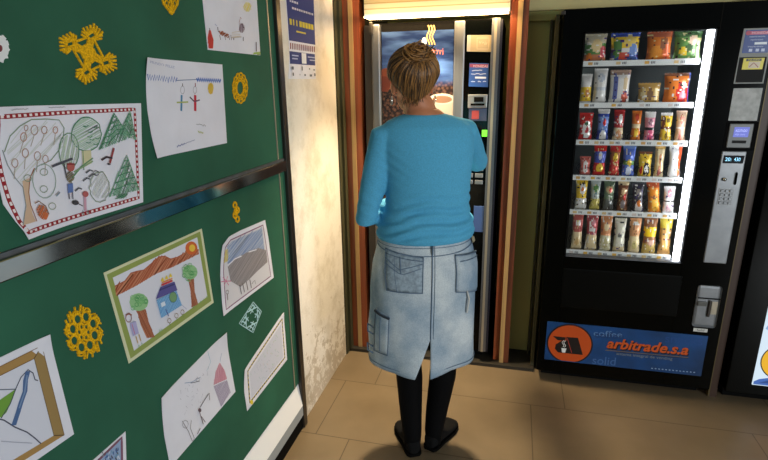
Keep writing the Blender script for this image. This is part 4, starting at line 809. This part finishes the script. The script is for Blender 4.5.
mb = MB(); mb.box(.21, .965, 2.56, 2.58, .006, .06, M['matblack']); mb.build('kick_plate', sm)
MB().box(.168, .186, YS - .006, YS + .02, 1.795, 1.812, M['darkalu'], .003).build('hinge', sm)

# second machine on the right edge
dm = thing('drinks_machine', 'black vending machine at the right edge with a lit white picture panel', 'vending machine', (1.5, 2.9, 0))
MB().box(1.062, 1.94, 2.53, 3.3, .06, 1.83, K).box(1.08, 1.92, 2.56, 3.2, .0, .06, M['matblack']).build('cabinet', dm)
MB().box(1.062, 1.94, YS, 2.53, .06, 1.83, K, .004).build('door', dm)
lp = MB().box(1.166, 1.84, YS - .004, YS + .004, .116, 1.25, glow((214, 232, 246), .95)).build('lit_panel', dm)
A = Art(plS, lambda a, b_: (a, b_))
def gm_(c): return glow(c, .8)
A.fill(A.ell(1.275, .25, .096, .096, 36), (40, 30, 34)); A.fill(A.ell(1.275, .25, .091, .091, 36), (250, 190, 40)); A.fill(A.ell(1.275, .235, .055, .05, 24), (214, 48, 30)); A.fill(A.ell(1.275, .235, .022, .02, 16), (250, 190, 40)); A.stroke([(1.215, .29), (1.24, .305), (1.285, .305), (1.325, .27), (1.33, .19)], .022, (214, 48, 30))
A.fill([(1.17, .12), (1.84, .12), (1.84, .17), (1.30, .15), (1.24, .165), (1.19, .15), (1.17, .135)], (70, 110, 190)); A.fill([(1.19, .13), (1.25, .158), (1.32, .135)], (44, 74, 140)); A.stroke([(1.175, .42), (1.3, .38), (1.5, .45), (1.83, .40)], .02, (150, 186, 226))
A.build('panel_mark', lp, base=.0046, mf=gm_)

# ------------------------------------------------------------------ the woman
TH = math.radians(22); B = Vector((-.318, 1.875, 0)); RA = Vector((math.cos(TH), math.sin(TH), 0)); FA = Vector((-math.sin(TH), math.cos(TH), 0))
def L3(a, b_, z): return B + RA * a + FA * b_ + Vector((0, 0, z))
pr = thing('person', 'woman in turquoise top and denim skirt standing with her back to the camera', 'person', (B.x, B.y, 0))
HC = Vector((-.368, 1.885, 1.529)); HT = math.radians(26); hr = Vector((math.cos(HT), math.sin(HT), 0)); hf = Vector((-math.sin(HT), math.cos(HT), -.12)).normalized(); hu = hr.cross(hf)
HM = Matrix((hr, hf, hu)).transposed()
def H3(a, b_, c): return HC + HM @ Vector((a, b_, c))
sk = M['skin']
def torso(mb, g, mt, zs, n=36):
    mb.rings([(L3(a, b_, z), RA * (ra - g), FA * (rb - g)) for z, a, b_, ra, rb in zs], mt, n)
SH_L = L3(-.156, -.012, 1.340); SH_R = L3(.154, .01, 1.346)
EL_L = Vector((-.530, 1.800, 1.030)); WR_L = Vector((-.400, 2.030, 1.075)); EL_R = Vector((-.143, 2.14, 1.205)); WR_R = Vector((-.195, 2.355, 1.262))
def lerp(a, b_, t): return Vector(a).lerp(Vector(b_), t)
bd = MB()
torso(bd, .030, sk, [(.80, 0, 0, .175, .13), (.95, 0, 0, .17, .125), (1.06, .005, 0, .158, .108), (1.2, .008, 0, .160, .108), (1.32, .006, 0, .160, .10)])
bd.rings([(L3(.0, -.012, 1.33), RA * .125, FA * .070), (L3(-.002, -.012, 1.385), RA * .095, FA * .056), (L3(-.004, -.010, 1.418), RA * .070, FA * .052), (L3(-.008, -.004, 1.432), RA * .058, FA * .050)], sk, 32)
bd.tube([L3(-.006, -.006, 1.38), L3(-.014, .0, 1.44), H3(0, -.018, -.055)], [.056, .049, .050], sk, 24)
bd.ball(H3(0, -.01, .015), (.072, .090, .094), sk, 28, HM); bd.ball(H3(0, .028, -.052), (.052, .056, .056), sk, 24, HM); bd.tube([H3(0, .084, -.008), H3(0, .100, -.032)], [.009, .014], sk, 12)
bd.ball(H3(0, .070, -.098), (.022, .018, .018), sk, 14, HM)
for s_ in (-1, 1):
    bd.ball(H3(.072 * s_, -.002, -.018), (.009, .020, .030), sk, 14, HM)
for S, E_, W, R3 in ((SH_L, EL_L, WR_L, -1), (SH_R, EL_R, WR_R, 1)):
    bd.tube([S, lerp(S, E_, .5), E_, lerp(E_, W, .4), W], [.036, .036, .034, .034, .025], sk, 18)
    d = (W - E_).normalized(); up = Vector((0, 0, 1)); side = d.cross(up).normalized(); nn = side.cross(d).normalized()
    side = side * (1 if R3 > 0 else -1)      # thumb side points inward
    inw = -side
    pc = W + d * .045
    bd.tube([W, W + d * .03, W + d * .065, W + d * .088], [(.017, .025), (.015, .036), (.014, .040), (.012, .038)], sk, 16)
    for q, (off, ln) in enumerate(((-.030, .060), (-.010, .074), (.010, .080), (.030, .070))):
        p0 = W + d * .070 + inw * off; p1 = p0 + d * (.02 + ln * .42); p2 = p1 + (d * .8 - nn * .5) * ln * .34; p3 = p2 + (d * .45 - nn * .85) * ln * .26
        bd.tube([p0, p1, p2, p3], [.0092, .0088, .0080, .0068], sk, 10)
    bd.tube([W + d * .022 + inw * .024, W + d * .048 + inw * .048 - nn * .008, W + d * .074 + inw * .054 - nn * .018, W + d * .092 + inw * .048 - nn * .026], [.0135, .0115, .0100, .0080], sk, 10)
# legs and feet
AN_L = Vector((-.353, 1.815, .075)); AN_R = Vector((-.268, 1.868, .075)); KN_L = Vector((-.392, 1.900, .46)); KN_R = Vector((-.232, 1.935, .46)); HP_L = L3(-.085, 0, .84); HP_R = L3(.085, 0, .84)
def leg(mb, g, mt, hp, kn, an):
    cf = lerp(kn, an, .33) - FA * .014
    mb.tube([hp, lerp(hp, kn, .5), kn, cf, lerp(kn, an, .75), an, an - Vector((0, 0, .05))], [.082 - g, .066 - g, .053 - g, .056 - g, .047 - g, .040 - g, .034 - g], mt, 24)
leg(bd, .006, sk, HP_L, KN_L, AN_L); leg(bd, .006, sk, HP_R, KN_R, AN_R)
TOE = {}
for nm, an, ang in (('L', AN_L, math.radians(116)), ('R', AN_R, math.radians(70))):
    fd = Vector((math.cos(ang), math.sin(ang), 0)); TOE[nm] = fd
    bd.tube([an + Vector((0, 0, -.045)), an + fd * .06 + Vector((0, 0, -.052)), an + fd * .12 + Vector((0, 0, -.056))], [.020, .016, .012], sk, 14)
body = remesh(bd.build('body', pr), .0045, 5)
for s_ in (-1, 1):
    MB().ball(H3(.030 * s_, .072, .004), .0115, paint((232, 228, 222), .3), 14).ball(H3(.030 * s_, .0815, .003), .0045, paint((60, 40, 26), .2), 10).build('eye', pr)
MB().tube([H3(-.020, .079, -.066), H3(-.008, .086, -.064), H3(.008, .086, -.064), H3(.020, .079, -.066)], [.003, .006, .006, .003], mat('lips', (176, 88, 84), .45), 10).build('mouth', pr)

# shirt
sb = MB(); sh = M['shirt']
torso(sb, 0, sh, [(.955, .004, 0, .187, .150), (.972, .004, 0, .191, .153), (1.00, .006, 0, .186, .146), (1.03, .008, 0, .176, .134), (1.06, .010, 0, .164, .120), (1.12, .012, -.002, .160, .116), (1.20, .011, -.004, .165, .118), (1.28, .006, -.008, .176, .117), (1.335, .002, -.010, .176, .106), (1.372, .0, -.012, .164, .088), (1.394, -.002, -.012, .140, .068), (1.408, -.004, -.012, .105, .058), (1.416, -.004, -.012, .075, .050)], 48)
sb.tube([L3(-.11, -.012, 1.350), SH_L, lerp(SH_L, EL_L, .35), lerp(SH_L, EL_L, .7), EL_L, lerp(EL_L, WR_L, .25), lerp(EL_L, WR_L, .7)], [.048, .050, .050, .046, .043, .042, .036], sh, 28)
sb.tube([L3(.11, .0, 1.356), SH_R, lerp(SH_R, EL_R, .35), lerp(SH_R, EL_R, .7), EL_R, lerp(EL_R, WR_R, .25), lerp(EL_R, WR_R, .7)], [.048, .050, .049, .046, .044, .043, .037], sh, 28)
so = remesh(sb.build('shirt', pr), .0048, 9, .7)
me = so.data; nrm = [v.normal.copy() for v in me.vertices]; offB = Vector(B)
for v, n in zip(me.vertices, nrm):
    p = v.co; q = p - B; a = q.dot(RA); b_ = q.dot(FA); z = p.z
    wv = 0
    intor = abs(a) < .185
    if intor and z < 1.20:
        amt = max(0, min(1, (1.17 - z) / .10)) * (1 if z > .985 else max(0, (z - .955) / .03))
        warp = noise.noise(Vector((a * 5, b_ * 4, 3.1))) * .035 + .10 * abs(a - .03) * (1 if a < .03 else .5) - .12 * a
        ph = (z + warp) * 2 * PI / .040
        wv += amt * .0095 * (math.sin(ph) * (.5 + .8 * noise.noise(Vector((a * 9, z * 14, 1.7)))) + .5 * noise.noise(Vector((a * 12, b_ * 12, z * 55))))
    else:
        dl = min((p - lerp(SH_L, EL_L, .85)).length, (p - lerp(SH_R, EL_R, .85)).length)
        wv += .0014 * math.sin((p.z + p.x * .6) * 120) * max(0, 1 - dl / .14)
    for arm, sg in ((L3(-.12, -.06, 1.24), 1), (L3(.125, -.05, 1.26), -1)):
        dd = (p - arm).length
        if dd < .10: wv += .0014 * (1 - dd / .10) * math.sin((a * sg * .7 + z) * 170)
    v.co = p + n * wv
me.update()

# skirt
def skr(z):
    ks = [(.40, .214, .160, -.010), (.50, .214, .160, -.008), (.62, .212, .158, -.006), (.75, .209, .155, -.004), (.85, .202, .150, -.002), (.93, .182, .138, 0), (.985, .166, .126, .002)]
    for p, q in zip(ks, ks[1:]):
        if z <= q[0] or q is ks[-1]:
            t = (z - p[0]) / (q[0] - p[0]); return [p[i] + (q[i] - p[i]) * t for i in (1, 2, 3)]
def SK(ph, z, off=0):
    ra, rb, a0 = skr(z); s_ = math.sin(ph); c_ = math.cos(ph)
    low = max(0, (.80 - z) / .4); w = .007 * low * math.sin(ph * 5 + 1 + z * 4) + .004 * noise.noise(Vector((s_ * 2.4, c_ * 2.4, z * 7))) + .003 * math.sin(ph * 3 - z * 22) * math.exp(-((z - .62) / .14) ** 2)
    se = 1.0 + .03 * math.sin(2 * ph) ** 2
    return L3(a0 + (ra + off + w) * s_ * se, -(rb + off + w) * c_ * se, z)
APX = .588; HEM = .437
def phl(z): return -.26 * max(0, (APX - z) / (APX - HEM)) ** .9
NU, NV = 150, 56; gv = []; gf = []
for j in range(NV + 1):
    z = .985 + (HEM - .985) * j / NV
    for i in range(NU + 1):
        u = i / NU; ph = u * (2 * PI + phl(z)); zz = z
        fl_ = max(0, (APX - z) / (APX - HEM)); edge = max(0, 1 - u * 14) ; edge2 = max(0, 1 - (1 - u) * 14)
        p = SK(ph, zz, .012 * fl_ * edge + .016 * fl_ * edge2); p.z -= .012 * fl_ * edge + .004 * edge2 * fl_; gv.append(p)
for j in range(NV):
    for i in range(NU): a = j * (NU + 1) + i; gf.append((a, a + 1, a + NU + 2, a + NU + 1))
skm = MB().add(gv, gf, M['denim'], True).build('skirt', pr, weld=True)
evald(skm, [('SOLIDIFY', dict(thickness=.0035, offset=-1))])
# px -> (angle, height) on the back of the skirt
_tab = []
for i in range(-52, 53):
    for j in range(0, 57): ph = i / 52 * 1.9; z = .42 + j * .01; x, y = proj(SK(ph, z, .002)); _tab.append((x, y, ph, z))
def inv(x, y):
    b_ = sorted(_tab, key=lambda t: (t[0] - x) ** 2 + (t[1] - y) ** 2)[:3]; w = [1 / (.05 + (t[0] - x) ** 2 + (t[1] - y) ** 2) for t in b_]; s_ = sum(w)
    return (sum(t[2] * k_ for t, k_ in zip(b_, w)) / s_, sum(t[3] * k_ for t, k_ in zip(b_, w)) / s_)
def seam(mb, pts, off=.0025, r=.0016, mt=None):
    out = []
    for p, q in zip(pts, pts[1:]):
        for i in range(6): t = i / 6; out.append(SK(p[0] + (q[0] - p[0]) * t, p[1] + (q[1] - p[1]) * t, off))
    out.append(SK(*pts[-1], off)); mb.tube(out, r, mt or M['stitch'], 6)
def patch(name, c4, off, mt, nu=10, nv=10, th=.003):
    (p0, p1, p2, p3) = [Vector(inv(*p)) for p in c4]; vs = []; fs = []
    for j in range(nv + 1):
        for i in range(nu + 1):
            q = p0.lerp(p1, i / nu).lerp(p3.lerp(p2, i / nu), j / nv); e = 1 if 0 < i < nu and 0 < j < nv else .4; vs.append(SK(q.x, q.y, off * e))
    for j in range(nv):
        for i in range(nu): a = j * (nu + 1) + i; fs.append((a, a + 1, a + nu + 2, a + nu + 1))
    o = MB().add(vs, fs, mt, True).build(name, pr); evald(o, [('SOLIDIFY', dict(thickness=th, offset=0))]); o.data.materials.clear() if False else None; return o
mb = MB(); seam(mb, [(.0, .97), (.0, .85), (.0, .72), (.0, APX)], .003, .002); seam(mb, [(.05, .97), (.05, .85), (.05, .72), (.05, APX)], .0015, .0011)
a1 = [(t * .1, .928 - .012 * math.cos(t * .1 * 1.5)) for t in range(-19, 20)]; seam(mb, a1, .0025, .0016)
seam(mb, [(t * .1, .945) for t in range(-19, 20)], .002, .001)
seam(mb, [(.06, HEM + .012), (.5, HEM + .018), (1.0, HEM + .018), (1.6, HEM + .018)], .003, .0013); seam(mb, [(-.30, HEM + .014), (-.8, HEM + .018), (-1.2, HEM + .018), (-1.7, HEM + .018)], .003, .0013)
seam(mb, [(1.45, .93), (1.45, .7), (1.45, .44)], .002, .0016); mb.build('seam', pr)
for nm, c4, lines in (('back_pocket', [(386.4, 248), (423.6, 257), (422.6, 293.5), (387.4, 290.5)], 1), ('back_pocket', [(454.5, 254.5), (474.2, 250.5), (474.5, 289), (455.5, 292.5)], 0), ('cargo_pocket', [(377, 309), (390, 317), (388, 355), (375, 350)], 2)):
    o = patch(nm, c4, .007, M['denim'] if lines != 1 else mat('pocket_denim', (150, 166, 178), .85, var=.12, scale=80, spec=.12)); mb = MB(); cc = [inv(*p) for p in c4]
    seam(mb, [cc[0], cc[1]], .0092, .0024, M['denimd']); seam(mb, [cc[1], cc[2], cc[3], cc[0]], .006, .0015)
    v0, v1, v2, v3 = [Vector(c) for c in cc]
    def pt(u, v): return tuple(v0.lerp(v1, u).lerp(v3.lerp(v2, u), v))
    if lines == 1:
        seam(mb, [pt(.02, .10), pt(.98, .10)], .0095, .0018, M['denimd']); seam(mb, [pt(.05, .34), pt(.45, .50), pt(.55, .50), pt(.95, .30)], .009, .0014); seam(mb, [pt(.46, .08), pt(.48, .5)], .0095, .0018); seam(mb, [pt(.30, .1), pt(.32, .98)], .008, .0012)
        seam(mb, [pt(.04, .2), pt(.45, .4), pt(.97, .18)], .0095, .0015)
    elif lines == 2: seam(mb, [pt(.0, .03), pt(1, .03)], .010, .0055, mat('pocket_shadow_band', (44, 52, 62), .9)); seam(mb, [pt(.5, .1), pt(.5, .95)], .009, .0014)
    else: seam(mb, [pt(.1, .16), pt(.95, .10)], .0095, .0022, M['denimd'])
    mb.build('pocket_stitching', o)
for yy in (327, 346):
    c_ = inv(373.5, yy); p = SK(c_[0], c_[1], .006); q = SK(c_[0] - .12, c_[1] + .008, .016); r_ = SK(c_[0] - .10, c_[1] - .022, .017); s2 = SK(c_[0], c_[1] - .03, .006)
    MB().tube([p, q, r_, s2], .0036, M['denimd'], 8).build('strap_loop', pr)
c_ = inv(466, 291); MB().tube([SK(c_[0], c_[1], .006), SK(c_[0] + .02, c_[1] - .03, .012), SK(c_[0] - .01, c_[1] - .06, .012), SK(c_[0] - .02, c_[1] - .085, .008)], [.003, .0042, .004, .003], mat('pale_strap', (196, 196, 192), .8), 8).build('hanging_strap', pr)
c_ = inv(468, 237); e_ = inv(474, 236); patch('waist_tab', [(467, 235), (473.6, 234), (473.8, 241), (467.5, 242)], .014, mat('leather_tab', (150, 140, 112), .6), 4, 4, .004)
# belt loop
MB().tube([SK(.0, .975, .006), SK(.0, .95, .010), SK(.0, .925, .006)], .005, M['denimd'], 8, flat=.6).build('belt_loop', pr)

# tights
tg = MB(); leg(tg, 0, M['tights'], HP_L, KN_L, AN_L); leg(tg, 0, M['tights'], HP_R, KN_R, AN_R); remesh(tg.build('tights', pr), .006, 4)
# shoes
for nm, an in (('L', AN_L), ('R', AN_R)):
    fd = TOE[nm]; sd = Vector((fd.y, -fd.x, 0)); hb = Vector((an.x, an.y, 0)) - fd * .032; mb = MB(); rr = []
    prof = [(-.012, .018, .060), (.0, .029, .072), (.03, .034, .074), (.07, .036, .062), (.11, .042, .050), (.15, .047, .043), (.185, .042, .036), (.208, .028, .026), (.218, .012, .016)]
    vs = []; fs = []; n = 20
    for t, w, h in prof:
        for j in range(n):
            a = 2 * PI * j / n; x = math.cos(a); z = math.sin(a); zz = .012 + (h - .012) * (.5 + .5 * math.copysign(abs(z) ** .7, z)); vs.append(hb + fd * t + sd * (w * math.copysign(abs(x) ** .75, x)) + Vector((0, 0, zz)))
    for i in range(len(prof) - 1):
        for j in range(n): fs.append((i * n + j, i * n + (j + 1) % n, (i + 1) * n + (j + 1) % n, (i + 1) * n + j))
    fs += [tuple(range(n - 1, -1, -1)), tuple(range((len(prof) - 1) * n, len(prof) * n))]
    mb.add(vs, fs, M['shoe'], True); so_ = remesh(mb.build('shoe', pr), .004, 4)
    sv = MB(); pts = [(t, w + .003) for t, w, h in prof]; ol = [hb + fd * t + sd * w for t, w in pts] + [hb + fd * t - sd * w for t, w in pts[::-1]]; m_ = len(ol)
    sv.add([p + Vector((0, 0, .001)) for p in ol] + [p + Vector((0, 0, .014)) for p in ol], [tuple(range(m_ - 1, -1, -1)), tuple(range(m_, 2 * m_))] + [(i, (i + 1) % m_, (i + 1) % m_ + m_, i + m_) for i in range(m_)], M['matblack']).build('sole', so_)

# hair
hb = MB(); hair = []
HR = Vector((.091, .100, .100)); hc = Vector((0, -.012, .018)); G = Vector((.0, -.78, .66)).normalized()
def hs(d, k=1.0):
    lo = max(0, -d.z); return H3(*(Vector((d.x * HR.x * (1 - .42 * lo), d.y * HR.y * (1 - .28 * lo), d.z * HR.z * (1 + .22 * lo))) * k + hc))
hb.ball(H3(0, -.012, .036), (.085, .092, .080), M['hair3'], 36, HM).ball(H3(0, -.036, -.022), (.050, .040, .036), M['hair2'], 24, HM)
for i in range(900):
    az = random.uniform(-PI, PI)      # 0 = back of the head
    ba = abs(az) / PI
    el = math.radians(-74 + 66 * min(1, ba * 2) ** 1.5 + (50 * max(0, ba - .5) * 2)) + random.uniform(-.10, .10)
    d0 = Vector((math.sin(az) * math.cos(el), -math.cos(az) * math.cos(el), math.sin(el))).normalized()
    Gj = (G + Vector((random.gauss(0, .10), random.gauss(0, .08), random.gauss(0, .06)))).normalized()
    om = math.acos(max(-1, min(1, d0.dot(Gj)))); pts = []; kk = 12; jt = random.uniform(-.02, .05); wob = random.uniform(-.05, .05)
    if om < .15: continue
    for j in range(kk + 1):
        t = j / kk * random.uniform(.97, 1) if j == kk else j / kk
        d = (d0 * math.sin((1 - t) * om) + Gj * math.sin(t * om)) / math.sin(om)
        r = .97 + .05 * math.sin(PI * t) + jt * math.sin(PI * min(1, t * 1.2)) + .012 * math.sin(t * 9 + wob * 60)
        if t > .8: r += (t - .8) * .25
        pts.append(hs((d + Vector((wob * math.sin(PI * t), 0, 0))).normalized(), r))
    cs = M['hair1'] if random.random() < .42 else (M['hair2'] if random.random() < .65 else M['hair3'])
    hb.tube(pts, [.0008] + [.0019] * (kk - 1) + [.0014], cs, 4, cap=False)
for i in range(120):     # twisted knot
    a0 = random.uniform(0, 2 * PI); R_ = random.uniform(.010, .040); pts = []; hh = random.uniform(.97, 1.11)
    e1 = (Vector((1, 0, 0)) + Vector((random.gauss(0, .25), random.gauss(0, .25), random.gauss(0, .25)))).normalized(); e2 = (G + Vector((random.gauss(0, .4), random.gauss(0, .3), random.gauss(0, .3)))).cross(e1).normalized(); oc = HM @ Vector((random.uniform(-.016, .016), 0, random.uniform(-.012, .012))); ln = random.uniform(1.5, 3.6)
    for j in range(12):
        t = a0 + ln * j / 11; c_ = oc + hs(G, hh) + HM @ (e1 * R_ * math.cos(t) * 1.25 + e2 * R_ * math.sin(t)) + Vector((0, 0, random.uniform(-.001, .001))); pts.append(c_)
    hb.tube(pts, .0022, random.choice([M['hair1'], M['hair1'], M['hair2'], M['hair3']]), 4, cap=False)
for i in range(90):      # short loose nape hairs
    x = random.uniform(-.05, .05); p = H3(x, -.070 + abs(x) * .5, random.uniform(-.075, -.045)); q = p + Vector((random.uniform(-.012, .012), random.uniform(-.01, .0), random.uniform(-.03, -.012)))
    hb.tube([lerp(p, q, 0), lerp(p, q, .5) + Vector((0, -.003, 0)), q], [.0014, .0012, .0006], random.choice([M['hair2'], M['hair1']]), 4, cap=False)
hb.build('hair', pr)
mb = MB(); c_ = hs(G, 1.03); mb.tube([c_ + HM @ Vector((-.020, 0, .002)), c_ + HM @ Vector((0, -.006, .008)), c_ + HM @ Vector((.020, 0, .002))], [.004, .006, .004], mat('dark_hair_clip', (40, 24, 18), .3), 8); mb.build('hair_clip', pr)
for s_ in (-1, 1):
    c_ = H3(.080 * s_, -.010, -.066); mb = MB(); mb.tube([c_ + HM @ Vector((.002 * math.sin(t), .011 * math.cos(t), .015 * math.sin(t))) for t in [2 * PI * i / 18 for i in range(18)]], .0018, M['chrome'], 6, closed=True); mb.build('earring', pr)

# ------------------------------------------------------------------ light
def area(name, loc, tgt, size, power, col, sy=None):
    l = bpy.data.lights.new(name, 'AREA'); l.energy = power; l.color = col; l.size = size
    if sy: l.shape = 'RECTANGLE'; l.size_y = sy
    o = bpy.data.objects.new(name, l); C.objects.link(o); o.location = loc; o.rotation_euler = (Vector(tgt) - Vector(loc)).to_track_quat('-Z', 'Y').to_euler(); return o
area('fill_light', (4.0, -2.4, 1.25), (-.5, 1.5, 1.15), 1.3, 165, (.92, .97, 1.0), .9)  # unseen fill lamp added behind the camera, brightens upright surfaces more than the floor
sl = bpy.data.lights.new('light_box_spot', 'SPOT'); sl.energy = 185; sl.color = (1, .80, .52); sl.spot_size = math.radians(104); sl.spot_blend = 1.0; sl.shadow_soft_size = .06
so2 = bpy.data.objects.new('light_box_spot', sl); C.objects.link(so2); so2.location = (-.40, 2.52, 1.815); so2.rotation_euler = (Vector((-.38, 2.15, 0)) - so2.location).to_track_quat('-Z', 'Y').to_euler()
w = bpy.data.worlds.new('world'); bpy.context.scene.world = w; w.use_nodes = True
w.node_tree.nodes['Background'].inputs[0].default_value = (.75, .85, 1, 1); w.node_tree.nodes['Background'].inputs[1].default_value = .11
sc_ = bpy.context.scene; vs_ = sc_.view_settings; vs_.view_transform = 'Standard'; vs_.look = 'None'; vs_.gamma = 1; vs_.use_curve_mapping = False; vs_.exposure = 0
sc_.cycles.max_bounces = 8; sc_.cycles.sample_clamp_indirect = 4; sc_.cycles.use_denoising = True
